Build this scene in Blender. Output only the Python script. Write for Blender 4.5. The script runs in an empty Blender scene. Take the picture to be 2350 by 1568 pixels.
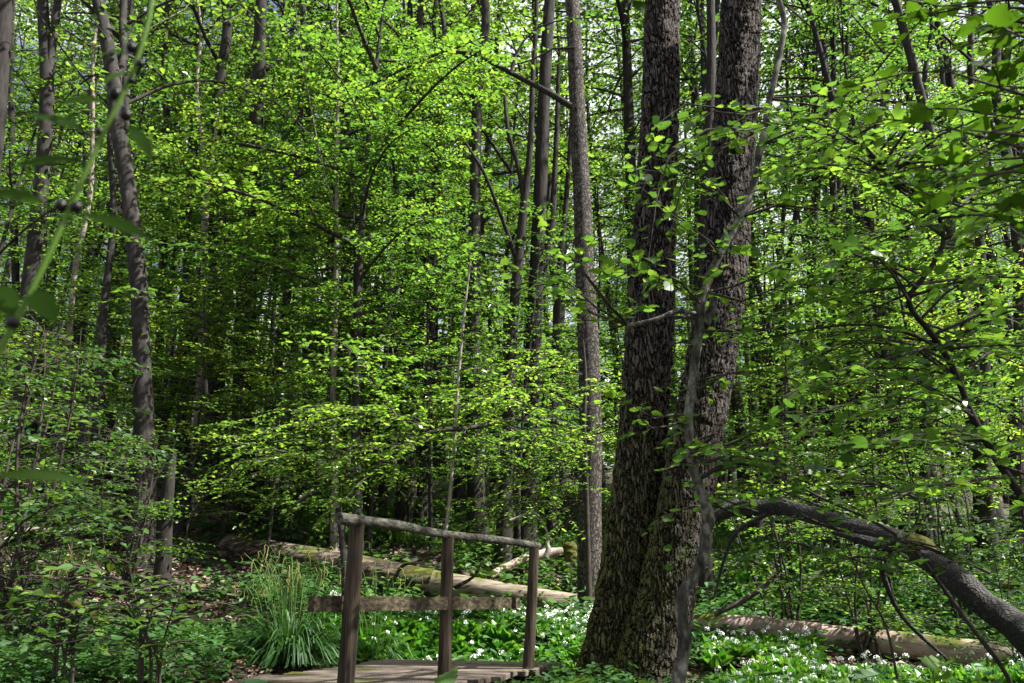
import bpy, math, numpy as np
from mathutils import Vector
SC = bpy.context.scene
COL = SC.collection
R = math.radians
# ------------------------------------------------------------------ camera, world, sun
EYE = 1.5; FP = 1950.0; TILT = math.atan((1360 - 784) / FP)
cam = bpy.data.cameras.new('camera'); camo = bpy.data.objects.new('camera', cam); COL.objects.link(camo)
camo.location = (0, 0, EYE); camo.rotation_euler = (math.pi / 2 + TILT, 0, 0)
cam.sensor_width = 36; cam.lens = 36 * FP / 2350; cam.clip_start = 0.05; cam.clip_end = 2000
cam.dof.use_dof = True; cam.dof.focus_distance = 8.0; cam.dof.aperture_fstop = 6.5
SC.camera = camo
SUN_EL, SUN_AZ = R(54), R(98)          # azimuth clockwise from +Y: sun high on the right, a touch behind
W = bpy.data.worlds.new("World"); SC.world = W; W.use_nodes = True
wn = W.node_tree.nodes; sky = wn.new('ShaderNodeTexSky'); sky.sky_type = 'NISHITA'; sky.sun_disc = False
sky.sun_elevation = SUN_EL; sky.sun_rotation = SUN_AZ; sky.air_density = 1.0; sky.dust_density = 6.0
wn['Background'].inputs['Strength'].default_value = 0.05
wt = wn.new('ShaderNodeTexCoord'); wc = wn.new('ShaderNodeTexNoise'); wc.inputs['Scale'].default_value = 5.5; wc.inputs['Detail'].default_value = 6
wr = wn.new('ShaderNodeMapRange'); wr.inputs[1].default_value = .42; wr.inputs[2].default_value = .56; wm = wn.new('ShaderNodeMix'); wm.data_type = 'RGBA'; WL = W.node_tree.links
WL.new(wt.outputs['Generated'], wc.inputs[0]); WL.new(wc.outputs[0], wr.inputs[0]); WL.new(wr.outputs[0], wm.inputs[0]); WL.new(sky.outputs[0], wm.inputs[6]); wm.inputs[7].default_value = (7.5, 7.7, 8.2, 1)   # bright broken cloud
WL.new(wm.outputs[2], wn['Background'].inputs['Color'])
sl = bpy.data.lights.new('sun', 'SUN'); sl.energy = 5.0; sl.angle = R(0.5); sl.color = (1.0, 0.97, 0.91)
so = bpy.data.objects.new('sun', sl); COL.objects.link(so)
sd = Vector((math.sin(SUN_AZ) * math.cos(SUN_EL), math.cos(SUN_AZ) * math.cos(SUN_EL), math.sin(SUN_EL)))
so.rotation_euler = sd.to_track_quat('Z', 'Y').to_euler(); so.location = (0, 0, 60)
vs = SC.view_settings; vs.view_transform = 'Standard'; vs.look = 'None'; vs.gamma = 1.0; vs.exposure = 1.9
SC.cycles.max_bounces = 7; SC.cycles.diffuse_bounces = 4; SC.cycles.transmission_bounces = 4; SC.cycles.glossy_bounces = 2
# ------------------------------------------------------------------ places
def P(px, py, Y):
    """point at forward distance Y that the photo shows at (px,py) of a 2350x1568 view"""
    u = (px - 1175) / FP; v = (784 - py) / FP
    dy = math.cos(TILT) - v * math.sin(TILT); s = Y / dy
    return np.array([s * u, Y, EYE + s * (math.sin(TILT) + v * math.cos(TILT))])
_cols = {0: [(4.5, 1620), (6, 1500), (8, 1360), (10, 1250), (13, 1135), (18, 1065), (30, 1020), (60, 1000), (100, 990)],
 575: [(5, 1640), (7, 1510), (9, 1410), (11, 1345), (12.4, 1315), (13.2, 1245), (14, 1205), (20, 1115), (30, 1080), (60, 1050), (100, 1035)],
 1035: [(5, 1670), (6, 1620), (7.2, 1560), (8, 1512), (9.5, 1460), (11, 1425), (11.6, 1405), (12.1, 1350), (13, 1300), (16, 1235), (20, 1170), (26, 1110), (35, 1095), (60, 1075), (100, 1060)],
 1610: [(5, 1680), (6.5, 1640), (7.6, 1590), (9, 1505), (12, 1385), (16, 1280), (25, 1180), (40, 1115), (60, 1090), (100, 1075)],
 2350: [(5, 1660), (7, 1585), (9, 1500), (12, 1410), (16, 1320), (22, 1230), (30, 1150), (40, 1105), (60, 1070), (100, 1050)]}
_us = []; _tab = []
for c, k in _cols.items():
    _us.append((c - 1175) / FP); ys = [0, 1.5] + [a for a, _ in k] + [400]; zs = [0, 0] + [P(c, b, a)[2] for a, b in k]; _tab.append((ys, zs + [zs[-1] + 6]))
_us = np.array(_us)
def G(x, y):
    x = np.asarray(x, float); y = np.asarray(y, float); sh = np.broadcast(x, y).shape
    x = np.broadcast_to(x, sh); y = np.broadcast_to(y, sh)
    yy = np.clip(y, 0, 400)
    Z = np.stack([np.interp(yy, a, b) for a, b in _tab], 0)
    w = np.clip(x / np.maximum(yy, 4.0) / 1.043, _us[0], _us[-1])
    i = np.clip(np.searchsorted(_us, w) - 1, 0, 3); f = (w - _us[i]) / (_us[i + 1] - _us[i])
    z = np.take_along_axis(Z, i[None], 0)[0] * (1 - f) + np.take_along_axis(Z, i[None] + 1, 0)[0] * f
    n = 0.05 * np.sin(x * 1.9 + 1.3 * np.sin(y * 1.1)) * np.cos(y * 1.7 + x * .6) + 0.03 * np.sin(x * 4.3 + y * 2.9)
    z = z + n * np.clip((y - 2) / 8, 0, 1) * np.clip(y / 9, .3, 3)
    t = np.clip(((x + 1.6) * 1.25 + (y - 4.2) * 3.7) / 15.25, 0, 1); d = np.hypot(x + 1.6 - 1.25 * t, y - 4.2 - 3.7 * t); k = np.clip((1.15 - d) / .35, 0, 1)
    return z * (1 - k) + np.minimum(z, .70) * k
def g(x, y): return float(G(x, y))
# ------------------------------------------------------------------ materials
def mat(name):
    m = bpy.data.materials.new(name); m.use_nodes = True; nt = m.node_tree
    return m, nt.nodes, nt.links, nt.nodes['Principled BSDF']
def ramp(n, stops):
    r = n.new('ShaderNodeValToRGB'); e = r.color_ramp.elements
    while len(e) < len(stops): e.new(0.5)
    for k, (p, c) in zip(e, stops): k.position = p; k.color = (*c, 1)
    return r
def leaf_mat(name, stops, trans=1.0, rough=0.36, fac=0.5, spec=0.5):
    m, n, l, b = mat(name)
    at = n.new('ShaderNodeAttribute'); at.attribute_name = 'lv'
    oi = n.new('ShaderNodeObjectInfo'); ma = n.new('ShaderNodeMath'); ma.operation = 'MULTIPLY_ADD'
    ma.inputs[1].default_value = 0.34; l.new(oi.outputs['Random'], ma.inputs[0])
    mb = n.new('ShaderNodeMath'); mb.operation = 'MULTIPLY'; mb.inputs[1].default_value = 0.66
    l.new(at.outputs['Fac'], mb.inputs[0]); l.new(mb.outputs[0], ma.inputs[2])
    r = ramp(n, stops); l.new(ma.outputs[0], r.inputs[0])
    l.new(r.outputs[0], b.inputs['Base Color']); b.inputs['Roughness'].default_value = rough
    b.inputs['Specular IOR Level'].default_value = spec
    t = n.new('ShaderNodeBsdfTranslucent'); g_ = n.new('ShaderNodeMix'); g_.data_type = 'RGBA'; g_.blend_type = 'MULTIPLY'
    g_.inputs[0].default_value = 1; l.new(r.outputs[0], g_.inputs[6]); g_.inputs[7].default_value = (2.8 * trans, 2.7 * trans, 1.5 * trans, 1)
    l.new(g_.outputs[2], t.inputs[0])
    mx = n.new('ShaderNodeMixShader'); mx.inputs[0].default_value = fac
    l.new(b.outputs[0], mx.inputs[1]); l.new(t.outputs[0], mx.inputs[2]); l.new(mx.outputs[0], n['Material Output'].inputs[0])
    return m
M = {}
M['beech'] = leaf_mat('beech_leaf', [(0, (.016, .046, .012)), (.4, (.040, .095, .016)), (.75, (.080, .150, .020)), (1, (.17, .205, .035))])
M['far'] = leaf_mat('canopy_leaf', [(0, (.016, .042, .012)), (.45, (.042, .092, .017)), (.8, (.095, .155, .022)), (1, (.16, .19, .018))])
M['lime'] = leaf_mat('lime_leaf', [(0, (.020, .054, .014)), (.45, (.045, .102, .017)), (.8, (.090, .160, .022)), (1, (.15, .20, .035))], 1.0)
M['herb'] = leaf_mat('herb_leaf', [(0, (.020, .065, .022)), (.4, (.040, .105, .024)), (.8, (.080, .15, .024)), (1, (.12, .20, .022))], .6, .5, .35, .3)
M['garlic'] = leaf_mat('garlic_leaf', [(0, (.025, .10, .022)), (.6, (.055, .17, .02)), (1, (.12, .24, .02))], .7, .35, .35, .5)
M['sedge'] = leaf_mat('sedge_blade', [(0, (.014, .048, .014)), (.6, (.032, .092, .018)), (1, (.07, .13, .018))], .6, .5, .3, .25)
M['fg'] = leaf_mat('vine_and_shaded_leaf', [(0, (.018, .045, .004)), (1, (.035, .08, .006))], .9, .6, .5, .08)
def flat(name, c, rough=.8, spec=.2):
    m, n, l, b = mat(name); b.inputs['Base Color'].default_value = (*c, 1); b.inputs['Roughness'].default_value = rough
    b.inputs['Specular IOR Level'].default_value = spec
    return m
def wood(name, stops, scale=(1, 1, .2), nscale=9, bump=.6, moss=0, dist=.02, rough=.9, crack=None):
    m, n, l, b = mat(name); tc = n.new('ShaderNodeTexCoord'); mp = n.new('ShaderNodeMapping'); mp.inputs['Scale'].default_value = scale
    l.new(tc.outputs['Object'], mp.inputs[0]); no = n.new('ShaderNodeTexNoise'); no.inputs['Scale'].default_value = nscale
    no.inputs['Detail'].default_value = 8; no.inputs['Roughness'].default_value = .65; l.new(mp.outputs[0], no.inputs[0])
    r = ramp(n, stops); l.new(no.outputs[0], r.inputs[0]); out = r.outputs[0]
    hgt = no.outputs[0]
    if crack:
        vo = n.new('ShaderNodeTexVoronoi'); vo.feature = 'DISTANCE_TO_EDGE'; vo.inputs['Scale'].default_value = crack
        wv = n.new('ShaderNodeVectorMath'); wv.operation = 'ADD'; sc = n.new('ShaderNodeVectorMath'); sc.operation = 'SCALE'; sc.inputs[3].default_value = .12
        l.new(no.outputs['Color'], sc.inputs[0]); l.new(mp.outputs[0], wv.inputs[0]); l.new(sc.outputs[0], wv.inputs[1]); l.new(wv.outputs[0], vo.inputs[0])
        cr = n.new('ShaderNodeMapRange'); cr.inputs[1].default_value = 0; cr.inputs[2].default_value = .16; l.new(vo.outputs[0], cr.inputs[0])
        mm = n.new('ShaderNodeMath'); mm.operation = 'MULTIPLY_ADD'; mm.inputs[1].default_value = .35; l.new(no.outputs[0], mm.inputs[0]); l.new(cr.outputs[0], mm.inputs[2]); hgt = mm.outputs[0]
        mc = n.new('ShaderNodeMix'); mc.data_type = 'RGBA'; mc.blend_type = 'MULTIPLY'; mc.inputs[0].default_value = 1
        c2 = ramp(n, [(0, (.30, .28, .27)), (1, (1, 1, 1))]); l.new(cr.outputs[0], c2.inputs[0]); l.new(out, mc.inputs[6]); l.new(c2.outputs[0], mc.inputs[7]); out = mc.outputs[2]
    if moss:
        n2 = n.new('ShaderNodeTexNoise'); n2.inputs['Scale'].default_value = 2.2; n2.inputs['Detail'].default_value = 6; l.new(tc.outputs['Object'], n2.inputs[0])
        ge = n.new('ShaderNodeNewGeometry'); dp = n.new('ShaderNodeVectorMath'); dp.operation = 'DOT_PRODUCT'; dp.inputs[1].default_value = (-.45, 0, .9)
        l.new(ge.outputs['Normal'], dp.inputs[0]); ad = n.new('ShaderNodeMath'); ad.operation = 'MULTIPLY_ADD'; ad.inputs[1].default_value = .25
        l.new(dp.outputs['Value'], ad.inputs[0]); l.new(n2.outputs[0], ad.inputs[2])
        mr = n.new('ShaderNodeMapRange'); mr.inputs[1].default_value = .78 - moss; mr.inputs[2].default_value = .9 - moss; l.new(ad.outputs[0], mr.inputs[0])
        mg = n.new('ShaderNodeMix'); mg.data_type = 'RGBA'; l.new(mr.outputs[0], mg.inputs[0]); l.new(out, mg.inputs[6]); mg.inputs[7].default_value = (.075, .085, .012, 1); out = mg.outputs[2]
    l.new(out, b.inputs['Base Color']); b.inputs['Roughness'].default_value = rough; b.inputs['Specular IOR Level'].default_value = .2
    bu = n.new('ShaderNodeBump'); bu.inputs['Strength'].default_value = bump; bu.inputs['Distance'].default_value = dist
    l.new(hgt, bu.inputs['Height']); l.new(bu.outputs[0], b.inputs['Normal'])
    return m
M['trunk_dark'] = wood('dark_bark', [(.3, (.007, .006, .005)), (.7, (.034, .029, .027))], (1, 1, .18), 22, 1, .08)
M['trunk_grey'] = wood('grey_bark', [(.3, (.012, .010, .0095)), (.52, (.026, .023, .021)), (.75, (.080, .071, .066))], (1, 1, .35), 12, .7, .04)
M['trunk_pale'] = wood('pale_bark', [(.3, (.10, .085, .07)), (.7, (.30, .26, .21))], (1, 1, .5), 14, .6, .02)
M['trunk_scaly'] = wood('scaly_bark', [(.3, (.045, .037, .032)), (.7, (.14, .12, .108))], (1, 1, .55), 9, 1, .02, .03, .9, 26)
M['twig'] = wood('twig_bark', [(.3, (.018, .014, .012)), (.7, (.06, .05, .042))], (1, 1, 1), 12, .3)
M['twig_pale'] = wood('pale_twig', [(.3, (.14, .12, .10)), (.7, (.30, .27, .23))], (1, 1, 1), 12, .3)
M['stem_grey'] = wood('smooth_stem', [(.32, (.008, .007, .006)), (.5, (.062, .058, .047)), (.66, (.22, .21, .18))], (1, 1, .6), 20, .8, .03, .012)
M['arch'] = wood('ridged_bark', [(.35, (.018, .015, .013)), (.7, (.10, .085, .075))], (.35, 1, 1), 16, 1, .02, .01)
M['log_bark'] = wood('log_bark', [(.3, (.05, .038, .030)), (.7, (.20, .155, .125))], (.22, 1, 1), 16, 1, .14, .03, .9, 12)
M['log_bare'] = wood('bare_log_wood', [(.34, (.045, .034, .024)), (.5, (.17, .14, .105)), (.72, (.30, .255, .20))], (.10, 1, 1), 26, .8, .06, .015)
M['log_pink'] = wood('peeled_log', [(.3, (.16, .11, .095)), (.7, (.40, .30, .265))], (.15, 1, 1), 12, .8, .07, .03)
M['rail'] = wood('weathered_rail', [(.35, (.012, .011, .009)), (.5, (.060, .058, .047)), (.7, (.14, .135, .11))], (1, .07, 1), 48, 1, 0, .01)
M['post'] = wood('dark_post', [(.35, (.008, .0055, .004)), (.5, (.040, .029, .020)), (.7, (.090, .066, .045))], (1, 1, .05), 45, 1, 0, .01)
M['beam'] = wood('mid_rail_wood', [(.35, (.012, .009, .005)), (.5, (.050, .040, .024)), (.72, (.14, .115, .075))], (1, .09, 1), 42, 1, .02, .01)
M['deck'] = wood('deck_plank', [(.33, (.030, .022, .018)), (.5, (.12, .095, .080)), (.7, (.22, .18, .155))], (.12, 1.5, 1), 30, .9, .02, .008)
M['moss'] = wood('moss', [(.35, (.02, .024, .005)), (.7, (.11, .11, .014))], (1, 1, 1), 25, 1)
M['white'] = flat('white_petal', (.82, .84, .80)); M['yellow'] = flat('sedge_spike', (.17, .16, .05)); M['berry'] = flat('dark_bulbil', (.006, .004, .006), .35, .25)
M['green_stem'] = flat('green_stem', (.07, .14, .015), .5); M['stalk'] = flat('herb_stalk', (.05, .11, .02), .6)
def litter_mat():
    m, n, l, b = mat('fallen_leaf'); at = n.new('ShaderNodeAttribute'); at.attribute_name = 'lv'
    r = ramp(n, [(0, (.045, .026, .018)), (.5, (.13, .08, .055)), (.9, (.25, .17, .125)), (1, (.38, .29, .23))]); l.new(at.outputs['Fac'], r.inputs[0]); l.new(r.outputs[0], b.inputs['Base Color'])
    b.inputs['Roughness'].default_value = .6; return m
M['litter'] = litter_mat()
def ground_mat():
    m, n, l, b = mat('forest_soil'); tc = n.new('ShaderNodeTexCoord'); a = n.new('ShaderNodeTexNoise'); a.inputs['Scale'].default_value = 9; a.inputs['Detail'].default_value = 10; a.inputs['Roughness'].default_value = .7
    l.new(tc.outputs['Object'], a.inputs[0]); r = ramp(n, [(.3, (.016, .011, .008)), (.5, (.045, .032, .022)), (.72, (.12, .085, .062))]); l.new(a.outputs[0], r.inputs[0])
    c = n.new('ShaderNodeTexNoise'); c.inputs['Scale'].default_value = .6; c.inputs['Detail'].default_value = 5; l.new(tc.outputs['Object'], c.inputs[0])
    r2 = ramp(n, [(.45, (0, 0, 0)), (.58, (1, 1, 1))]); l.new(c.outputs[0], r2.inputs[0]); mx = n.new('ShaderNodeMix'); mx.data_type = 'RGBA'
    l.new(r2.outputs[0], mx.inputs[0]); l.new(r.outputs[0], mx.inputs[6]); mx.inputs[7].default_value = (.022, .045, .010, 1); l.new(mx.outputs[2], b.inputs['Base Color'])
    b.inputs['Roughness'].default_value = .95; bu = n.new('ShaderNodeBump'); bu.inputs['Strength'].default_value = 1; bu.inputs['Distance'].default_value = .05
    l.new(a.outputs[0], bu.inputs['Height']); l.new(bu.outputs[0], b.inputs['Normal']); return m
M['soil'] = ground_mat()
def oak_mat():
    m, n, l, b = mat('furrowed_oak_bark'); tc = n.new('ShaderNodeTexCoord'); mp = n.new('ShaderNodeMapping'); mp.inputs['Scale'].default_value = (1, 1, .20)
    l.new(tc.outputs['Object'], mp.inputs[0])
    wn_ = n.new('ShaderNodeTexNoise'); wn_.inputs['Scale'].default_value = 13; wn_.inputs['Detail'].default_value = 3; l.new(mp.outputs[0], wn_.inputs[0])
    sc = n.new('ShaderNodeVectorMath'); sc.operation = 'SCALE'; sc.inputs[3].default_value = .16; l.new(wn_.outputs['Color'], sc.inputs[0])
    ad = n.new('ShaderNodeVectorMath'); ad.operation = 'ADD'; l.new(mp.outputs[0], ad.inputs[0]); l.new(sc.outputs[0], ad.inputs[1])
    vo = n.new('ShaderNodeTexVoronoi'); vo.feature = 'DISTANCE_TO_EDGE'; vo.inputs['Scale'].default_value = 31; l.new(ad.outputs[0], vo.inputs[0])
    mr = n.new('ShaderNodeMapRange'); mr.interpolation_type = 'SMOOTHSTEP'; mr.inputs[1].default_value = .0; mr.inputs[2].default_value = .15; l.new(vo.outputs[0], mr.inputs[0])
    fn = n.new('ShaderNodeTexNoise'); fn.inputs['Scale'].default_value = 42; fn.inputs['Detail'].default_value = 6; fn.inputs['Roughness'].default_value = .7; l.new(mp.outputs[0], fn.inputs[0])
    h = n.new('ShaderNodeMath'); h.operation = 'MULTIPLY_ADD'; h.inputs[1].default_value = .9; l.new(fn.outputs[0], h.inputs[0]); l.new(mr.outputs[0], h.inputs[2])
    r = ramp(n, [(.30, (.008, .006, .005)), (.62, (.020, .016, .014)), (.8, (.044, .036, .031)), (1.0, (.11, .092, .082))]); hm = n.new('ShaderNodeMath'); hm.operation = 'MULTIPLY'; hm.inputs[1].default_value = .62; l.new(h.outputs[0], hm.inputs[0]); l.new(hm.outputs[0], r.inputs[0])
    # moss on the left flank, thicker towards the foot
    ge = n.new('ShaderNodeNewGeometry'); sx = n.new('ShaderNodeSeparateXYZ'); l.new(ge.outputs['Normal'], sx.inputs[0]); so_ = n.new('ShaderNodeSeparateXYZ'); l.new(tc.outputs['Object'], so_.inputs[0])
    n2 = n.new('ShaderNodeTexNoise'); n2.inputs['Scale'].default_value = 5; n2.inputs['Detail'].default_value = 8; n2.inputs['Roughness'].default_value = .7; l.new(tc.outputs['Object'], n2.inputs[0])
    a1 = n.new('ShaderNodeMath'); a1.operation = 'MULTIPLY_ADD'; a1.inputs[1].default_value = -.58; l.new(sx.outputs[0], a1.inputs[0]); l.new(n2.outputs[0], a1.inputs[2])
    a2 = n.new('ShaderNodeMath'); a2.operation = 'MULTIPLY_ADD'; a2.inputs[1].default_value = -.20; l.new(so_.outputs[2], a2.inputs[0]); l.new(a1.outputs[0], a2.inputs[2])
    m2 = n.new('ShaderNodeMapRange'); m2.inputs[1].default_value = .38; m2.inputs[2].default_value = .62; l.new(a2.outputs[0], m2.inputs[0])
    mx = n.new('ShaderNodeMix'); mx.data_type = 'RGBA'; l.new(m2.outputs[0], mx.inputs[0]); l.new(r.outputs[0], mx.inputs[6])
    r3 = ramp(n, [(.3, (.016, .018, .004)), (.8, (.105, .11, .016))]); l.new(hm.outputs[0], r3.inputs[0]); l.new(r3.outputs[0], mx.inputs[7])
    l.new(mx.outputs[2], b.inputs['Base Color']); b.inputs['Roughness'].default_value = .85; b.inputs['Specular IOR Level'].default_value = .25
    d = n.new('ShaderNodeDisplacement'); d.inputs['Scale'].default_value = .030; d.inputs['Midlevel'].default_value = 1.15; l.new(h.outputs[0], d.inputs['Height']); l.new(d.outputs[0], n['Material Output'].inputs['Displacement'])
    m.displacement_method = 'BOTH'; return m
M['oak'] = oak_mat()
def arch_mat():
    m, n, l, b = mat('ridged_cherry_bark'); at = n.new('ShaderNodeAttribute'); at.attribute_name = 'lv'; tc = n.new('ShaderNodeTexCoord'); no = n.new('ShaderNodeTexNoise'); no.inputs['Scale'].default_value = 9; no.inputs['Detail'].default_value = 6
    l.new(tc.outputs['Object'], no.inputs[0]); a = n.new('ShaderNodeMath'); a.operation = 'MULTIPLY_ADD'; a.inputs[1].default_value = 120; l.new(at.outputs['Fac'], a.inputs[0])
    k = n.new('ShaderNodeMath'); k.operation = 'MULTIPLY'; k.inputs[1].default_value = 60; l.new(no.outputs[0], k.inputs[0]); l.new(k.outputs[0], a.inputs[2]); si = n.new('ShaderNodeMath'); si.operation = 'SINE'; l.new(a.outputs[0], si.inputs[0])
    r = ramp(n, [(0, (.008, .006, .005)), (.45, (.014, .012, .010)), (1, (.062, .053, .048))]); mr = n.new('ShaderNodeMapRange'); mr.inputs[1].default_value = -1; l.new(si.outputs[0], mr.inputs[0])
    mm = n.new('ShaderNodeMath'); mm.operation = 'MULTIPLY'; l.new(mr.outputs[0], mm.inputs[0]); n3 = n.new('ShaderNodeTexNoise'); n3.inputs['Scale'].default_value = 30; n3.inputs['Detail'].default_value = 5; l.new(tc.outputs['Object'], n3.inputs[0])
    m3 = n.new('ShaderNodeMapRange'); m3.inputs[1].default_value = .3; m3.inputs[2].default_value = .62; l.new(n3.outputs[0], m3.inputs[0]); l.new(m3.outputs[0], mm.inputs[1]); l.new(mm.outputs[0], r.inputs[0]); l.new(r.outputs[0], b.inputs['Base Color'])
    b.inputs['Roughness'].default_value = .8; bu = n.new('ShaderNodeBump'); bu.inputs['Strength'].default_value = 1; bu.inputs['Distance'].default_value = .015; l.new(mm.outputs[0], bu.inputs['Height']); l.new(bu.outputs[0], b.inputs['Normal']); return m
M['arch'] = arch_mat()
# ------------------------------------------------------------------ mesh building
class MB:
    def __init__(s): s.v = []; s.f = []; s.a = []; s.n = 0; s.sm = []
    def add(s, v, f, lv=None, smooth=False):
        v = np.asarray(v, float).reshape(-1, 3); f = np.asarray(f, np.int64)
        s.v.append(v); s.f.append(f + s.n); s.n += len(v); s.sm.append(np.full(len(f), smooth))
        s.a.append(np.zeros(len(v)) if lv is None else lv)
    def mesh(s, name, m):
        me = bpy.data.meshes.new(name); V = np.concatenate(s.v); me.vertices.add(len(V)); me.vertices.foreach_set('co', V.ravel().astype(np.float32))
        loops = np.concatenate([f.ravel() for f in s.f]); tot = np.concatenate([np.full(len(f), f.shape[1]) for f in s.f])
        me.loops.add(len(loops)); me.loops.foreach_set('vertex_index', loops.astype(np.int32)); me.polygons.add(len(tot))
        me.polygons.foreach_set('loop_start', np.concatenate([[0], np.cumsum(tot)[:-1]]).astype(np.int32))
        me.polygons.foreach_set('use_smooth', np.concatenate(s.sm))
        at = me.attributes.new('lv', 'FLOAT', 'POINT'); at.data.foreach_set('value', np.concatenate(s.a).astype(np.float32))
        me.update(calc_edges=True); me.materials.append(m); return me
    def obj(s, name, m, parent=None, loc=None):
        """loc: world origin of the object; the vertices were given in world space"""
        if loc is not None: s.v = [v - np.asarray(loc) for v in s.v]
        o = bpy.data.objects.new(name, s.mesh(name, m)); COL.objects.link(o)
        if parent is not None: o.parent = parent
        elif loc is not None: o.location = loc
        return o
def tag(o, label=None, cat=None, group=None, kind=None):
    for k, v in (('label', label), ('category', cat), ('group', group), ('kind', kind)):
        if v: o[k] = v
    return o
def empty(name, loc, label, cat, group=None, rz=0):
    e = bpy.data.objects.new(name, None); COL.objects.link(e); e.location = [float(t) for t in loc]; e.rotation_euler = (0, 0, rz); e.empty_display_size = .2
    return tag(e, label, cat, group)
def nrm(a): return a / (np.linalg.norm(a, axis=-1, keepdims=True) + 1e-9)
def resample(pts, n):
    p = np.asarray(pts, float); r = None
    if p.shape[1] == 4: r = p[:, 3]; p = p[:, :3]
    d = np.r_[0, np.cumsum(np.linalg.norm(np.diff(p, axis=0), axis=1))]; t = np.linspace(0, d[-1], n)
    # catmull-rom through points
    q = np.empty((n, 3)); i = np.clip(np.searchsorted(d, t, 'right') - 1, 0, len(p) - 2); f = ((t - d[i]) / np.maximum(d[i + 1] - d[i], 1e-9))[:, None]
    tan = np.gradient(p, d + np.arange(len(d)) * 1e-9, axis=0) if len(p) > 2 else np.repeat((p[1:] - p[:1]) / d[-1], 2, 0)
    h = (d[i + 1] - d[i])[:, None]; f2 = f * f; f3 = f2 * f
    q = (2 * f3 - 3 * f2 + 1) * p[i] + (f3 - 2 * f2 + f) * h * tan[i] + (-2 * f3 + 3 * f2) * p[i + 1] + (f3 - f2) * h * tan[i + 1]
    return (q, np.interp(t, d, r)) if r is not None else (q, None)
def tube(mb, pts, rad, sides=8, lump=0, rng=None, cap=True, smooth=True, ell=1.0, along=False):
    p = np.asarray(pts, float); n = len(p); rad = np.broadcast_to(np.asarray(rad, float), (n,)); t = nrm(np.gradient(p, axis=0))
    ref = np.array([0, 1., 0]) if abs(t[:, 1]).mean() < .8 else np.array([1., 0, 0])
    a = nrm(np.cross(t, ref)); b = np.cross(t, a); th = np.linspace(0, 2 * math.pi, sides, endpoint=False)
    rr = np.ones((n, sides))
    if lump and rng is not None:
        s = np.linspace(0, n * .7, n)[:, None]
        for k in range(1, 5): rr += lump / k * np.sin(k * th[None] + rng.uniform(0, 6.3) + rng.uniform(-.4, .4) * s * (.5 + k * .3) + rng.uniform(.5, 2) * np.sin(s * rng.uniform(.1, .5)))
    v = p[:, None] + rad[:, None, None] * rr[..., None] * (np.cos(th)[None, :, None] * a[:, None] + ell * np.sin(th)[None, :, None] * b[:, None])
    i = np.arange(n - 1)[:, None] * sides; j = np.arange(sides)[None]; k = (j + 1) % sides
    f = np.stack([i + j, i + k, i + sides + k, i + sides + j], -1).reshape(-1, 4)
    lv = np.repeat(np.r_[0, np.cumsum(np.linalg.norm(np.diff(p, axis=0), axis=1))], sides) if along else None
    mb.add(v.reshape(-1, 3), f, lv, smooth=smooth)
    if cap:
        for e, q in ((0, p[0]), (n - 1, p[-1])):
            vv = np.vstack([v[e], q[None]]); ff = [[x, (x + 1) % sides, sides] for x in range(sides)]
            mb.add(vv, ff if e else [x[::-1] for x in ff])
def box(mb, c, ax, ay, az, h):
    s = np.array([[x, y, z] for z in (-1, 1) for y in (-1, 1) for x in (-1, 1)], float) * np.asarray(h)
    v = np.asarray(c) + s @ np.array([ax, ay, az]); mb.add(v, [[0, 2, 3, 1], [4, 5, 7, 6], [0, 1, 5, 4], [2, 6, 7, 3], [0, 4, 6, 2], [1, 3, 7, 5]])
TF = (np.array([[0, 0, 0], [.42, .36, .07], [1, 0, -.05], [.42, -.36, .07]]), np.array([[0, 2, 1], [0, 3, 2]]))
TM = (np.array([[0, 0, 0], [.25, .27, .05], [.62, .27, .05], [1, 0, -.08], [.62, -.27, .05], [.25, -.27, .05]]), np.array([[0, 3, 2, 1], [0, 5, 4, 3]]))
# broad near leaf: round with a pointed tip and a fold, toothed edge
def broad():
    v = [[0, 0, 0], [.28, 0, -.02], [.55, 0, -.02], [.8, 0, -.04], [1.08, 0, -.12]]; L = [[.02, .22], [.16, .40], [.34, .50], [.37, .42], [.56, .47], [.57, .36], [.79, .34], [.79, .22], [.97, .12]]
    f = []; 
    for sg in (1, -1):
        o = len(v); v += [[x, sg * y, .12 * y] for x, y in L]; E = [0] + list(range(o, o + 9)) + [4]
        q = [[0, o, o + 1, 1], [1, o + 1, o + 2, 1], [1, o + 2, o + 3, 2], [2, o + 3, o + 4, 2], [2, o + 4, o + 5, 3], [3, o + 5, o + 6, 3], [3, o + 6, o + 7, 4], [4, o + 7, o + 8, 4]]
        for w in q:
            w3 = [[w[0], w[1], w[2]]] + ([[w[0], w[2], w[3]]] if w[3] != w[0] else [])
            f += [t if sg > 0 else t[::-1] for t in w3]
    return np.array(v, float), np.array(f)
TB = broad()
TL = (np.array([[0, 0, 0], [.2, .1, .02], [.55, .13, .06], [.85, .07, .0], [1, 0, -.10], [.85, -.07, .0], [.55, -.13, .06], [.2, -.1, .02]]), np.array([[0, 4, 2, 1], [4, 3, 2, 2], [0, 7, 6, 4], [4, 6, 5, 5]][:1] + [[0, 7, 6, 4]]))
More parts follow.
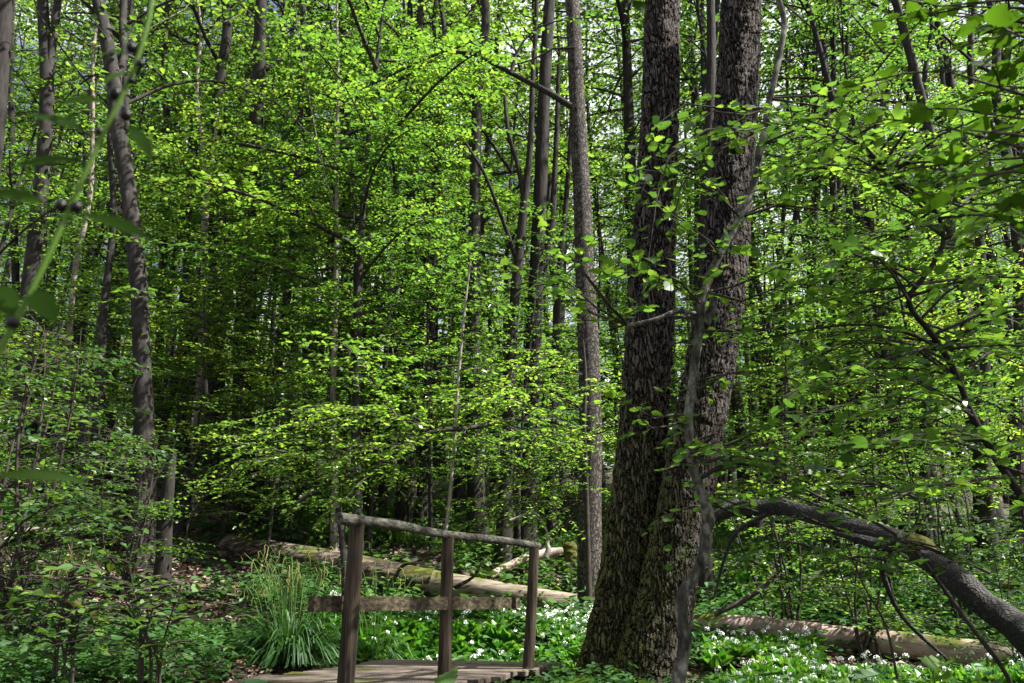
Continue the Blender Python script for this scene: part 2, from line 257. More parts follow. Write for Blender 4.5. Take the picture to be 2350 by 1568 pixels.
def leaves(mb, pos, axis, nor, size, T, rng, lv=None, curl=None):
    if len(pos) == 0: return
    x = nrm(axis); y = nrm(np.cross(nor, x)); z = np.cross(x, y); tv, tf = T; k = len(tv); N = len(pos)
    wid = rng.uniform(.85, 1.15, N)[:, None]
    v = pos[:, None] + size[:, None, None] * (tv[None, :, 0, None] * x[:, None] + (tv[None, :, 1] * wid)[..., None] * y[:, None] + tv[None, :, 2, None] * z[:, None] * rng.uniform(-1.0, 2.6, N)[:, None, None])
    f = (tf[None] + (np.arange(N) * k)[:, None, None]).reshape(-1, tf.shape[1])
    lv = rng.random(N) if lv is None else lv
    mb.add(v.reshape(-1, 3), f, np.repeat(lv, k))
def spray(wb, lb, path, r0, rng, tw=.16, tl=.6, ls=.08, sp=.055, T=TM, t0=.12, droop=.15, jn=.35, side=1.0, plane=None, bright=0, sub=True, r1=.25, sides=6, tr=.25):
    """a bough with twigs left and right in a flat spray, leaves along each twig"""
    p = np.asarray(path, float); L = np.linalg.norm(np.diff(p, axis=0), axis=1).sum(); n = max(4, int(L / .25)); q, _ = resample(p, n)
    rad = np.linspace(r0, r0 * r1, n); tube(wb, q, rad, sides, cap=True)
    nt = max(3, int(L * (1 - t0) / tw)); ts = np.linspace(t0, 1, nt); pos = []; ax = []; 
    for i, t in enumerate(ts):
        k = t * (n - 1); a = int(min(k, n - 2)); c = q[a] + (q[a + 1] - q[a]) * (k - a); d = nrm(q[a + 1] - q[a])
        lat = nrm(np.cross(d, [0, 0, 1])) * (1 if i % 2 else -1); ang = rng.uniform(.55, 1.05)
        l = tl * (1.05 - .65 * t) * rng.uniform(.55, 1.25)
        if i == nt - 1: ang = 0; l = tl * .5
        dd = nrm(d * math.cos(ang) + lat * math.sin(ang) * side + np.array([0, 0, rng.normal(0, .14)])); m = max(3, int(l / .12)); s = np.linspace(0, 1, m)
        bend = np.array([rng.normal(0, .1), rng.normal(0, .1), -droop * l])
        e = c + dd * l * s[:, None] + bend * (s ** 2)[:, None]
        if sub: tube(wb, e, np.linspace(max(rad[a] * tr, .0035), .0018, m), 3, cap=False)
        nl = max(2, int(l / sp)); u = (np.arange(nl) + rng.random(nl) * .5 + .4) / nl; j = np.clip((u * (m - 1)).astype(int), 0, m - 2)
        pp = e[j] + (e[j + 1] - e[j]) * (u * (m - 1) - j)[:, None]; sg = np.where(np.arange(nl) % 2, 1, -1)[:, None]
        la = nrm(np.cross(dd, [0, 0, 1])); pos.append(pp); ax.append(dd * rng.uniform(.3, .9, (nl, 1)) + la * sg + rng.normal(0, .25, (nl, 3)) + np.array([0, 0, -.15]))
    pos = np.vstack(pos); ax = np.vstack(ax); N = len(pos); no = np.array([0, 0, 1.]) + rng.normal(0, jn, (N, 3))
    leaves(lb, pos, ax, no, ls * rng.uniform(.55, 1.2, N), T, rng, np.clip(rng.random(N) * .85 + bright + rng.normal(0, .08), 0, 1))
def crown(wb, lb, axis, rng, n, z0, z1, Rm, ls, T, rise=.5, tw=.2, tl=.8, sp=.08, r0=.04, prof=None, sub=True, droop=.15, jn=.35, sparse=0):
    """boughs round a stem; axis(z) gives the stem's centre"""
    for i in range(n):
        h = (i + rng.random()) / n; z = z0 + (z1 - z0) * h; az = i * 2.39996 + rng.uniform(-.5, .5)
        if rng.random() < sparse: continue
        L = Rm * (prof(h) if prof else (1 - h * .75)) * rng.uniform(.6, 1.15); d = np.array([math.cos(az), math.sin(az), 0]); up = rise * rng.uniform(.4, 1.4)
        c = axis(z); s = np.linspace(0, 1, 5)[:, None]; k = np.array([rng.normal(0, .12), rng.normal(0, .12), 0]) * L
        path = c + d * L * s + np.array([0, 0, 1]) * L * (up * s - up * .75 * s ** 2) + k * s ** 2
        spray(wb, lb, path, r0 * (L / Rm) * rng.uniform(.7, 1.2), rng, tw, tl * L / Rm + .2, ls, sp, T, sub=sub, droop=droop, jn=jn, bright=rng.uniform(-.3, .3), sides=5)
# ------------------------------------------------------------------ ground
def make_ground():
    ya = np.concatenate([np.linspace(-12, 2, 15), np.linspace(2.2, 22, 150), np.linspace(23, 100, 70), [130, 180, 260, 400]])
    xa = np.concatenate([[-300, -180, -110, -80], np.linspace(-60, -16, 30), np.linspace(-15.7, 15.7, 200), np.linspace(16, 60, 30), [80, 110, 180, 300]])
    X, Y = np.meshgrid(xa, ya); Z = G(X, Y); v = np.stack([X, Y, Z], -1).reshape(-1, 3); nx = len(xa)
    i = np.arange(len(ya) - 1)[:, None] * nx; j = np.arange(nx - 1)[None]; f = np.stack([i + j, i + j + 1, i + nx + j + 1, i + nx + j], -1).reshape(-1, 4)
    mb = MB(); mb.add(v, f, smooth=True); tag(mb.obj('ground', M['soil']), kind='structure')
make_ground()
# deck outline, used to keep plants off it
DK = np.array([(-2.5, 4.5), (-1.15, 8.1), (.42, 7.75), (-1.12, 4.2)])
def in_poly(x, y, poly):
    c = np.zeros(len(x), bool); n = len(poly)
    for i in range(n):
        (x1, y1), (x2, y2) = poly[i], poly[(i + 1) % n]
        c ^= ((y1 > y) != (y2 > y)) & (x < (x2 - x1) * (y - y1) / (y2 - y1 + 1e-12) + x1)
    return c
PATH = np.array([(.2, 7.15), (.25, 7.95), (1.2, 8.15), (2.4, 8.0), (3.4, 7.7), (3.4, 7.0), (2.2, 7.2), (1.2, 7.35)])
def patch(x, y, s=1.0, o=0.0): return np.sin(x * 1.7 * s + 2 * np.sin(y * 1.1 * s + o)) + np.sin(y * 2.3 * s + 1.7 * np.sin(x * 1.3 * s) + o)
def scatter(r, n, y0, y1, upx=(-150, 2500)):
    """points on the ground, even over the view"""
    y = 1 / r.uniform(1 / y1, 1 / y0, n); px = r.uniform(*upx, n); x = (px - 1175) / FP * y * 1.043; return x, y, px
def path_sheet():
    mb = MB(); n = 30; t = np.linspace(0, 1, n); lo = np.stack([.25 + 3.4 * t, 7.2 - .1 * t + .06 * np.sin(t * 9)], 1); hi = np.stack([.25 + 3.4 * t, 8.0 - .2 * t + .05 * np.sin(t * 12)], 1)
    rows = np.array([lo + (hi - lo) * k for k in np.linspace(0, 1, 8)]); z = G(rows[..., 0], rows[..., 1]) + .02; v = np.concatenate([rows, z[..., None]], -1).reshape(-1, 3)
    i = np.arange(7)[:, None] * n; j = np.arange(n - 1)[None]; f = np.stack([i + j, i + j + 1, i + n + j + 1, i + n + j], -1).reshape(-1, 4); mb.add(v, f, smooth=True)
    tag(mb.obj('path', M['path']), kind='structure')
M['path'] = wood('trodden_earth', [(.3, (.11, .075, .06)), (.7, (.30, .22, .19))], (1, 1, 1), 9, .8, 0, .03)
path_sheet()
def ground_cover():
    r = np.random.default_rng(3)
    # fallen leaves
    mb = MB(); x, y, px = scatter(r, 80000, 4, 34); k = ~in_poly(x, y, DK); k &= (patch(x, y, .7) + r.normal(0, .8, len(x)) > -.6) | (px < 620)
    x, y = x[k], y[k]; n = len(x); pos = np.stack([x, y, G(x, y) + r.uniform(.005, .035, n)], 1); a = r.uniform(0, 6.28, n)
    leaves(mb, pos, np.stack([np.cos(a), np.sin(a), r.normal(0, .25, n)], 1), np.array([0, 0, 1.]) + r.normal(0, .35, (n, 3)), r.uniform(.05, .10, n) * np.clip(y / 9, .8, 2), TF, r)
    tag(mb.obj('fallen_leaves', M['litter']), 'brown dead leaves scattered over the forest floor and banks', 'fallen leaves', kind='stuff')
    # low herbs in rosettes
    mb = MB(); x, y, px = scatter(r, 30000, 3.2, 26); pt = patch(x, y, .8, 1) + .5 * patch(x, y, 2.1)
    w = np.full(len(x), .5); w[(px < 620) & (y > 7.8)] = -1.5; w[(px < 620) & (y < 7.5)] = 1.8; w[(px > 820) & (px < 1400) & (y > 8) & (y < 15.5)] = 1.8; w[(px > 1600) & (y > 5)] = 1.2; w[(px > 850) & (px < 1350) & (y > 17)] = -.6; w[(px > 2050) & (y > 19)] = -1.8
    k = (pt + w + r.normal(0, .6, len(x)) > 0) & ~in_poly(x, y, DK) & ~in_poly(x, y, PATH) & ~((px > 1750) & (y > 7.4) & (y < 8.7)); x, y, px = x[k], y[k], px[k]; n = len(x)
    m = 6; hh = r.uniform(.06, .26, n) * np.clip(y / 8, .6, 1.3); c = np.stack([x, y, G(x, y)], 1); a = r.uniform(0, 6.28, (n, 1)) + np.arange(m) * 1.05 + r.normal(0, .2, (n, m)); lev = (np.arange(m) // 2 + 1) / 3
    dr = np.stack([np.cos(a), np.sin(a), r.normal(-.1, .2, (n, m))], -1); pos = c[:, None] + dr * .02; pos[..., 2] += hh[:, None] * lev * r.uniform(.8, 1.2, (n, m))
    sz = np.repeat(r.uniform(.045, .10, n) * np.clip(y / 7.5, .8, 1.9), m); lv = np.repeat(np.clip(r.beta(2, 2, n) * .75 + np.where((px > 820) & (px < 1400) & (y > 10), .25, 0), 0, 1), m) + r.normal(0, .07, n * m)  # herbs on the middle bank get a lighter colour for the sunlight there
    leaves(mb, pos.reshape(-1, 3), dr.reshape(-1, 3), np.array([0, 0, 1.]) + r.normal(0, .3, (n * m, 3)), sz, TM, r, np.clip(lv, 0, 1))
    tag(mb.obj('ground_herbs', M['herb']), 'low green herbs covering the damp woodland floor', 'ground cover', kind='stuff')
    # grass on the shaded slope
    mb = MB(); x, y, px = scatter(r, 26000, 14, 30, (700, 2200)); k = patch(x, y, .5) > -.7; x, y = x[k], y[k]; n = len(x); a = r.uniform(0, 6.28, n)
    leaves(mb, np.stack([x, y, G(x, y)], 1), np.stack([np.cos(a) * .5, np.sin(a) * .5, r.uniform(.6, 1.2, n)], 1), np.stack([np.cos(a), np.sin(a), np.full(n, .3)], 1), r.uniform(.14, .3, n), (TF[0] * [1, .12, 1], TF[1]), r)
    tag(mb.obj('woodland_grass', M['herb']), 'thin dark grass on the shaded slope behind the fallen log', 'grass', kind='stuff')
    # wild garlic
    for nm, lab, reg, npl, fs in (('wild_garlic', 'flowering wild garlic between the boardwalk and the fallen log', [(800, 1345, 8.1, 10.2)], 1300, 1.0),
                              ('wild_garlic', 'flowering wild garlic right of the twisted stem, along the pinkish log', [(1590, 2420, 6.2, 9.2)], 1900, 1.0),
                              ('wild_garlic', 'hazy sheet of flowering wild garlic beyond the arching trunk', [(1650, 2450, 11.5, 17)], 2600, 1.0)):
        lb, fb, sb = MB(), MB(), MB()
        for (a0, a1, y0, y1) in reg:
            x, y, px = scatter(r, npl, y0, y1, (a0, a1)); k = ~in_poly(x, y, DK) & (patch(x, y, 1.6, 2) > -1.3) & ((y0 > 8) | (px < 1800) | (y < 7.5)); x, y = x[k], y[k]; n = len(x); m = 5; a = r.uniform(0, 6.28, (n, m)); c = np.stack([x, y, G(x, y)], 1)
            dr = np.stack([np.cos(a), np.sin(a), r.uniform(.5, 1.4, (n, m))], -1); p0 = np.repeat(c, m, 0) + np.array([0, 0, .05]); leaves(lb, p0, dr.reshape(-1, 3), np.stack([-np.cos(a) * .9, -np.sin(a) * .9, np.full((n, m), .8)], -1).reshape(-1, 3), r.uniform(.13, .22, n * m), (TM[0] * [1, .75, 2], TM[1]), r, np.clip(r.random(n * m), 0, 1))
            fl = r.random(n) < (.06 if y0 > 7.5 else .06) + .45 * np.clip((y - y0) / (y1 - y0), 0, 1) ** 1.6 * (1 if y0 < 11 else .5); cc = c[fl]; nf = len(cc); top = cc + np.stack([r.normal(0, .03, nf), r.normal(0, .03, nf), r.uniform(.14, .28, nf)], 1)
            for q, t in zip(cc, top): tube(sb, np.array([q, (q + t) / 2 + [.01, 0, 0], t]), .0025, 3, cap=False)
            ps = 26; th = r.uniform(0, 6.28, (nf, ps)); cz = r.uniform(-.35, 1, (nf, ps)); sr = np.sqrt(1 - cz ** 2); d = np.stack([sr * np.cos(th), sr * np.sin(th), cz], -1); rr = r.uniform(.017, .026, (nf, 1, 1)) * fs * np.repeat(np.clip(y[fl] / 8, 1, 1.7), 1)[:, None, None]
            pp = top[:, None] + d * rr; leaves(fb, pp.reshape(-1, 3), np.cross(d, r.normal(0, 1, (nf, ps, 3))).reshape(-1, 3), d.reshape(-1, 3) + r.normal(0, .4, (nf * ps, 3)), np.full(nf * ps, .0125) * np.repeat(np.clip(y[fl] / 8, 1, 1.7), ps), (TM[0] * [1, 1.4, 1], TM[1]), r)
        o = tag(lb.obj(nm, M['garlic']), lab, 'wild garlic', kind='stuff'); fb.obj('flower_heads', M['white'], o); sb.obj('stalks', M['stalk'], o)
ground_cover()

# ------------------------------------------------------------------ trees whose trunks the photo shows
rng = np.random.default_rng(5)
def trunk_path(pts, H, rb=None):
    """pts: (px,py,width_px,Y) top to bottom; extends down to the ground and up to H metres"""
    w = []
    for px, py, wd, Y in pts: q = P(px, py, Y); w.append([*q, wd * Y * 1.02 / FP / 2])
    w = np.array(w)[::-1]
    b = w[0]; d = (w[1] - w[0])[:3] if len(w) > 1 else np.array([0, 0, 1.]); gz = g(b[0], b[1])
    if b[2] > gz + .05:
        sl = np.clip(d[:2] / max(d[2], .1), -.25, .25); h = b[2] - gz + .12; k = max(1, int(h / 1.2)); low = []
        for i in range(k, 0, -1):
            t = i / k * h; low.append([b[0] - sl[0] * t * .6, b[1], b[2] - t, b[3] * (1 + .12 * t / 3 + (.35 if i == k else 0))])
        w = np.vstack([low, w])
    t = w[-1]; d = (w[-1] - w[-2])[:3]; d = d / max(d[2], .05); top = []
    hh = H - (t[2] - w[0][2])
    if hh > .5:
        k = max(2, int(hh / 1.5))
        for i in range(1, k + 1):
            s = hh * i / k; top.append([t[0] + d[0] * s * .6 + .12 * math.sin(s * 1.3 + t[0]), t[1] + d[1] * s * .4, t[2] + s, max(t[3] * (1 - .75 * i / k), .02)])
        w = np.vstack([w, top])
    return w
def axis_of(w):
    return lambda z: np.array([np.interp(z, w[:, 2], w[:, 0]), np.interp(z, w[:, 2], w[:, 1]), z])
# shared crown meshes of the tall trees (origin at the crown's foot)
def canopy_proto(seed, n=30, Hc=11, Rm=4.2, ls=.17, sp=.13, tw=.30):
    r = np.random.default_rng(seed); wb, lb = MB(), MB(); ax = lambda z: np.array([.25 * math.sin(z * .6 + seed), .25 * math.cos(z * .5), z])
    crown(wb, lb, ax, r, n, .2, Hc, Rm, ls, TF, .9, tw, 1.7, sp, .05, lambda h: .55 + .9 * math.sin(math.pi * min(1, h * .85 + .12)) * (1 - h * .35) - .3, droop=.1, jn=.5)
    return wb.mesh('crown_boughs', M['twig']), lb.mesh('crown', M['far'])
CAN = [canopy_proto(s) for s in (11, 12, 13)]
def add_crown(root, loc, i, s=1.0, rz=0):
    w, l = CAN[i % len(CAN)]
    c = bpy.data.objects.new('crown', l); COL.objects.link(c); c.parent = root; c.location = loc; c.scale = (s, s, s); c.rotation_euler = (0, 0, rz)
    b = bpy.data.objects.new('boughs', w); COL.objects.link(b); b.parent = c
def forest_tree(name, pts, H, m, label, cat='tree', group=None, sides=14, limbs=4, crown_on=True, extra=None, lump=.05, cs=1.0):
    w = trunk_path(pts, H); base = w[0][:3].copy(); base[2] = g(base[0], base[1])
    root = empty(name, base, label, cat, group); mb = MB(); q, r = resample(w, max(24, int(len(w) * 6))); tube(mb, q, r, sides, lump, rng)
    ax = axis_of(w); zt = w[-1][2]
    for i in range(limbs if H > 2 else 0):
        z = rng.uniform(.45, .9) * (zt - base[2]) + base[2]; c = ax(z); a = rng.uniform(0, 6.28); L = rng.uniform(1.5, 3.5); rr = np.interp(z, w[:, 2], w[:, 3]) * .45
        s = np.linspace(0, 1, 6)[:, None]; d = np.array([math.cos(a), math.sin(a), 0]); tube(mb, c + d * L * s * .8 + np.array([0, 0, 1]) * L * s ** 1.3 + rng.normal(0, .06, (6, 3)) * s, np.linspace(rr, rr * .25, 6), 6)
    for ex in (extra or []):
        e = np.array([[*P(px, py, Y), wd * Y / FP / 2] for px, py, wd, Y in ex]); qq, er = resample(e, 14); tube(mb, qq, er, 8, .05, rng)
    mb.obj('trunk', M[m], root, base)
    if H > 2 and crown_on and rng.random() < .3 and w[0][0] < 0:
        zc = base[2] + H * .5; c = ax(zc) - base; add_crown(root, c, int(rng.integers(0, 99)), cs * rng.uniform(.8, 1.15), rng.uniform(0, 6))
    return root
TR = [
 # name, pts, H, material, label, extra limbs
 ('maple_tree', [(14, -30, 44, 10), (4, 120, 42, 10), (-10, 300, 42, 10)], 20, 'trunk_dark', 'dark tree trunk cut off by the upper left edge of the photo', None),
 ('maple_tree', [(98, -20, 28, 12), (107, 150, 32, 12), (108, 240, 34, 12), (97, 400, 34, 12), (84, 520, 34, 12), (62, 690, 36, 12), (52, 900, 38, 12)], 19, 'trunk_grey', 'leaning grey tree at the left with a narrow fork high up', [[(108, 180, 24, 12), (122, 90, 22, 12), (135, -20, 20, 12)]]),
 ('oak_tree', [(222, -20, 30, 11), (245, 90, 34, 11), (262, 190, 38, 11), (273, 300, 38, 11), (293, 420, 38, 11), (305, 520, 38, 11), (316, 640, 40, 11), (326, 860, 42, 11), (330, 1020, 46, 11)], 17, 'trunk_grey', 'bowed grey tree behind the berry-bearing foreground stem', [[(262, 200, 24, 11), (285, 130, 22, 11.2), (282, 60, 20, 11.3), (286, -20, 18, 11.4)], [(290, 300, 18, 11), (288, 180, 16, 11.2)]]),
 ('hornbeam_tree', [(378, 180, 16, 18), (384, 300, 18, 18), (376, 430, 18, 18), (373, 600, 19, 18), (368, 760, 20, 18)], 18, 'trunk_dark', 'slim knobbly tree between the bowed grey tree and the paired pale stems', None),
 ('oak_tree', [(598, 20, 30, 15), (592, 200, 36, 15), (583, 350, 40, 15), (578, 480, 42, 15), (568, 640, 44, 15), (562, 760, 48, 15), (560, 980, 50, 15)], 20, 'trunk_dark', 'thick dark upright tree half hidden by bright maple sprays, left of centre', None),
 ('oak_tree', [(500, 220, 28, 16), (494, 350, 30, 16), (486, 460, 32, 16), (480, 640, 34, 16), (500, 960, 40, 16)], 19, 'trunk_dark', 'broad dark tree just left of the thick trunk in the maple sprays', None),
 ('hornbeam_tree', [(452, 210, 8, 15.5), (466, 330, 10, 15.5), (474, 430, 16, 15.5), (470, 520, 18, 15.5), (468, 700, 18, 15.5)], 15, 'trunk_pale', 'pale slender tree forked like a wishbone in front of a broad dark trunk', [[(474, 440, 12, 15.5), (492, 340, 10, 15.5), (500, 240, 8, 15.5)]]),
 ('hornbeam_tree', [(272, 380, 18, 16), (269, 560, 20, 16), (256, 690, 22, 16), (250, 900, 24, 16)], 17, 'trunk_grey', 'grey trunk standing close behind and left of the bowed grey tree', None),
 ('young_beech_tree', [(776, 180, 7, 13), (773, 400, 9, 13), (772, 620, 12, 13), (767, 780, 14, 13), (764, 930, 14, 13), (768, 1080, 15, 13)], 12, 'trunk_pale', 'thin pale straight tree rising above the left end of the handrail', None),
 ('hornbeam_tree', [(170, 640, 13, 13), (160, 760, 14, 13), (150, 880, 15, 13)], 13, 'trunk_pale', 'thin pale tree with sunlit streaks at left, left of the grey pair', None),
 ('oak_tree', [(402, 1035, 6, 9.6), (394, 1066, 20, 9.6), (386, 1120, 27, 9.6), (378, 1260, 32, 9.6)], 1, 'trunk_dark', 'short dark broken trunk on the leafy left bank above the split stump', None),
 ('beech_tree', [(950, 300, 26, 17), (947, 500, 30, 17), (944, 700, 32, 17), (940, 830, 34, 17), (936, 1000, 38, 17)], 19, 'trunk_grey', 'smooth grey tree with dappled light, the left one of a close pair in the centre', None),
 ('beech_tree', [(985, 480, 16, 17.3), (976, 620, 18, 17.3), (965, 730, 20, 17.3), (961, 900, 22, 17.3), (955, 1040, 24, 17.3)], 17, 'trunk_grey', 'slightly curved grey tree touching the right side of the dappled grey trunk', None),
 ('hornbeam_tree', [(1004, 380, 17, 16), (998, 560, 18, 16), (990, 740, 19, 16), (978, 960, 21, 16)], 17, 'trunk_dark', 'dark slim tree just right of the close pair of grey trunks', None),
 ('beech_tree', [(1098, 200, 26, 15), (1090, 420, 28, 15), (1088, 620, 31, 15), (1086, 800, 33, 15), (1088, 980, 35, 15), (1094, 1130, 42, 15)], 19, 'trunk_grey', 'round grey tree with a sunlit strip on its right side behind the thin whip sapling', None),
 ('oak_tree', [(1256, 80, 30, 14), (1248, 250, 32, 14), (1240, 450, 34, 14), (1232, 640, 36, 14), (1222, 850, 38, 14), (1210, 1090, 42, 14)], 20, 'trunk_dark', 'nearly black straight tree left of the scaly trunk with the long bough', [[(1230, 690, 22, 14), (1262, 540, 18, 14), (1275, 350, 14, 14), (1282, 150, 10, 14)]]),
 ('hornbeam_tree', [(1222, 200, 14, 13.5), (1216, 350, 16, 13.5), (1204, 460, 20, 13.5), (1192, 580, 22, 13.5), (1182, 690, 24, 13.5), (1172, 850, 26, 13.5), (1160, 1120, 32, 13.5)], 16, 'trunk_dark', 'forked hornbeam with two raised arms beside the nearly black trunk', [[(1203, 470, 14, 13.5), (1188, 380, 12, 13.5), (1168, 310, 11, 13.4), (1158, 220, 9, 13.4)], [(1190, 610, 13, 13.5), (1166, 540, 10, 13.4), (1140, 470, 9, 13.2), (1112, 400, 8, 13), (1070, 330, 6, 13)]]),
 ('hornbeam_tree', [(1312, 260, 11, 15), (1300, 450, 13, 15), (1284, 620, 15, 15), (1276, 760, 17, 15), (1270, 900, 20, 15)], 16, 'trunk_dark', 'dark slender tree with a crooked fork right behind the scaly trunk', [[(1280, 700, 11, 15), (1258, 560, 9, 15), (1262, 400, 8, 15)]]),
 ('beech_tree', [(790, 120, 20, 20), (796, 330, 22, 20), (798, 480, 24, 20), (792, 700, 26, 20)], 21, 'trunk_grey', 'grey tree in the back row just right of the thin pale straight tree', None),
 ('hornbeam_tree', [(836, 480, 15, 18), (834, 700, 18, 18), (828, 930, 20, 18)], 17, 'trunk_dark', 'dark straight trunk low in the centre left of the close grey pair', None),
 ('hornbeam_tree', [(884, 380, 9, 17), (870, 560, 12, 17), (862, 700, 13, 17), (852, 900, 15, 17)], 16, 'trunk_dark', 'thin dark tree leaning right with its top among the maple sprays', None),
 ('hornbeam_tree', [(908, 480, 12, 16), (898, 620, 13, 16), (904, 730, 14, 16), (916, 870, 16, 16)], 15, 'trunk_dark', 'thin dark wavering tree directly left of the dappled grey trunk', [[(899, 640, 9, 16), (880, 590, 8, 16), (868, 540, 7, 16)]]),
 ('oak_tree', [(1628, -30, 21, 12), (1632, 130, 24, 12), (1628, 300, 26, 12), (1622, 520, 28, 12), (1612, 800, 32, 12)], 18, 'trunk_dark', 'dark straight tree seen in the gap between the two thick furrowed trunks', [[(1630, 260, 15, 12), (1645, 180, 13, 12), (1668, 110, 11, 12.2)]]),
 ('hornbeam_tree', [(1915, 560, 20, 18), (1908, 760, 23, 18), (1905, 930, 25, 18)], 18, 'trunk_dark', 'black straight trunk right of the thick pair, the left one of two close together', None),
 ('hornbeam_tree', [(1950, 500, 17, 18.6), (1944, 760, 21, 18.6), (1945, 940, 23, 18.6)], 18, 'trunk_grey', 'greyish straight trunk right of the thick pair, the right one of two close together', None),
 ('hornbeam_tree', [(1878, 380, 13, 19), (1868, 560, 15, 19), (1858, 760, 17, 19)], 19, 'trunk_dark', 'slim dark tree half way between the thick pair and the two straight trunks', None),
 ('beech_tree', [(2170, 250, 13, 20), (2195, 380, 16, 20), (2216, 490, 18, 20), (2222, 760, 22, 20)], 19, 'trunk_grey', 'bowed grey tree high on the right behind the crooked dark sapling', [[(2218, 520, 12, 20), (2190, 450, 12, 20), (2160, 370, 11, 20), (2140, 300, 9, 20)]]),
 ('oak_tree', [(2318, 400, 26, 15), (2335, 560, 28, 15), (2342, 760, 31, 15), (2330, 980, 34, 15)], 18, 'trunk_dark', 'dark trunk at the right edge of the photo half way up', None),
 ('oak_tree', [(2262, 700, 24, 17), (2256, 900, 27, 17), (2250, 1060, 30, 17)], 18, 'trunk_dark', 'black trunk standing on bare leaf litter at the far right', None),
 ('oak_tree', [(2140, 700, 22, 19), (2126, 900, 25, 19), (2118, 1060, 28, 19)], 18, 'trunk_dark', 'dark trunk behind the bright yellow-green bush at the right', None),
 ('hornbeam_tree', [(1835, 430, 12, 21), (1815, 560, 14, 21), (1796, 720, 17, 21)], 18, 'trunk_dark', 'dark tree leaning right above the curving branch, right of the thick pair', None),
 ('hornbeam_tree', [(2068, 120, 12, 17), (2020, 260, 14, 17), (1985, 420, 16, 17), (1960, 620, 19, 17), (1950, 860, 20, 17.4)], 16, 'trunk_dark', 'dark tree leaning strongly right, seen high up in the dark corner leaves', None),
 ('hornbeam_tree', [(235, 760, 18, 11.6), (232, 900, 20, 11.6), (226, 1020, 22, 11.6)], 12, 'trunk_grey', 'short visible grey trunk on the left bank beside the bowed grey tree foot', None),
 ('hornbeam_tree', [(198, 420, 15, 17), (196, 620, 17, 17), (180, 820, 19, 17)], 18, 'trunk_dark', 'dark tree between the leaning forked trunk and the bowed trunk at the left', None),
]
for name, pts, H, m, lab, ex in TR: forest_tree(name, pts, H, m, lab, extra=ex, limbs=3)
# scaly trunk with the long bough
sc_root = forest_tree('scaly_tree', [(1312, -30, 34, 11), (1318, 80, 38, 11), (1325, 250, 40, 11), (1337, 500, 44, 11), (1345, 700, 48, 11), (1352, 850, 50, 11), (1356, 1000, 52, 11), (1354, 1200, 54, 11), (1356, 1400, 58, 11)], 15, 'trunk_scaly',
 'scaly light-barked tree with one long bough arching out to the left', limbs=0, sides=32, lump=.03)
bw, bl = MB(), MB()
def PB(l, Y): return np.array([P(a, b, y if y else Y) for a, b, *c in l for y in ([c[0]] if c else [None])])
loc = np.array(sc_root.location)
spray(bw, bl, PB([(1310, 245), (1262, 214), (1180, 172), (1125, 142), (1080, 122), (1020, 120), (960, 142), (900, 172), (830, 205)], 10.8), .055, rng, .16, .8, .085, .05, T=TM, t0=.35, droop=.1, r1=.2, bright=.15)
spray(bw, bl, PB([(1172, 168), (1186, 120), (1203, 92), (1240, 60), (1300, 45), (1370, 40)], 10.7), .025, rng, .16, .6, .085, .05, t0=.3, bright=.1)
spray(bw, bl, PB([(1186, 118), (1170, 90), (1120, 110), (1060, 90), (1000, 80)], 10.7), .018, rng, .16, .6, .085, .05, t0=.3, bright=.2)
spray(bw, bl, PB([(1318, 110), (1290, 105), (1240, 130), (1180, 150), (1120, 160)], 10.8), .022, rng, .18, .6, .085, .055, t0=.3, bright=.1)
b_ = bw.obj('bough', M['trunk_grey'], sc_root, loc); f_ = bl.obj('foliage', M['beech'], b_, loc)
# the two thick furrowed oaks
def big_oak(pts, label, seed):
    r = np.random.default_rng(seed); w = trunk_path(pts, 17); base = w[0][:3].copy(); base[2] = g(base[0], base[1]); root = empty('oak_tree', base, label, 'tree', 'pair of thick furrowed trunks')
    mb = MB(); q, rr = resample(w[w[:, 2] < 8.6], 1000); rr = rr - .008
    s = np.linspace(0, 1, len(q)); hgt = q[:, 2] - base[2]; rr = rr * (1 + .11 * np.exp(-np.maximum(hgt, 0) / .16)); tube(mb, q, rr, 240, .018, r)
    up = w[w[:, 2] > 8.0]; q2, r2 = resample(up, 30); tube(mb, q2, r2 * .97, 16, .03, r)
    mb.obj('trunk', M['oak'], root, base); ax = axis_of(w); add_crown(root, ax(base[2] + 12) - base, seed, .6, seed)
    return root
big_oak([(1526, -60, 90, 7.5), (1521, 0, 92, 7.5), (1517, 200, 95, 7.5), (1508, 400, 99, 7.5), (1497, 600, 105, 7.5), (1488, 800, 112, 7.5), (1474, 1000, 110, 7.5), (1450, 1200, 110, 7.5), (1420, 1400, 112, 7.5), (1390, 1568, 128, 7.5)], 'left one of the two thick furrowed oaks, mossy on its left flank', 21)
big_oak([(1703, -60, 102, 7.2), (1701, 0, 103, 7.2), (1692, 200, 106, 7.2), (1677, 400, 110, 7.2), (1662, 600, 112, 7.2), (1636, 800, 115, 7.2), (1600, 1000, 117, 7.2), (1564, 1200, 118, 7.2), (1521, 1400, 124, 7.2), (1484, 1568, 140, 7.2)], 'right one of the two thick furrowed oaks, with the twisted grey stem before it', 22)
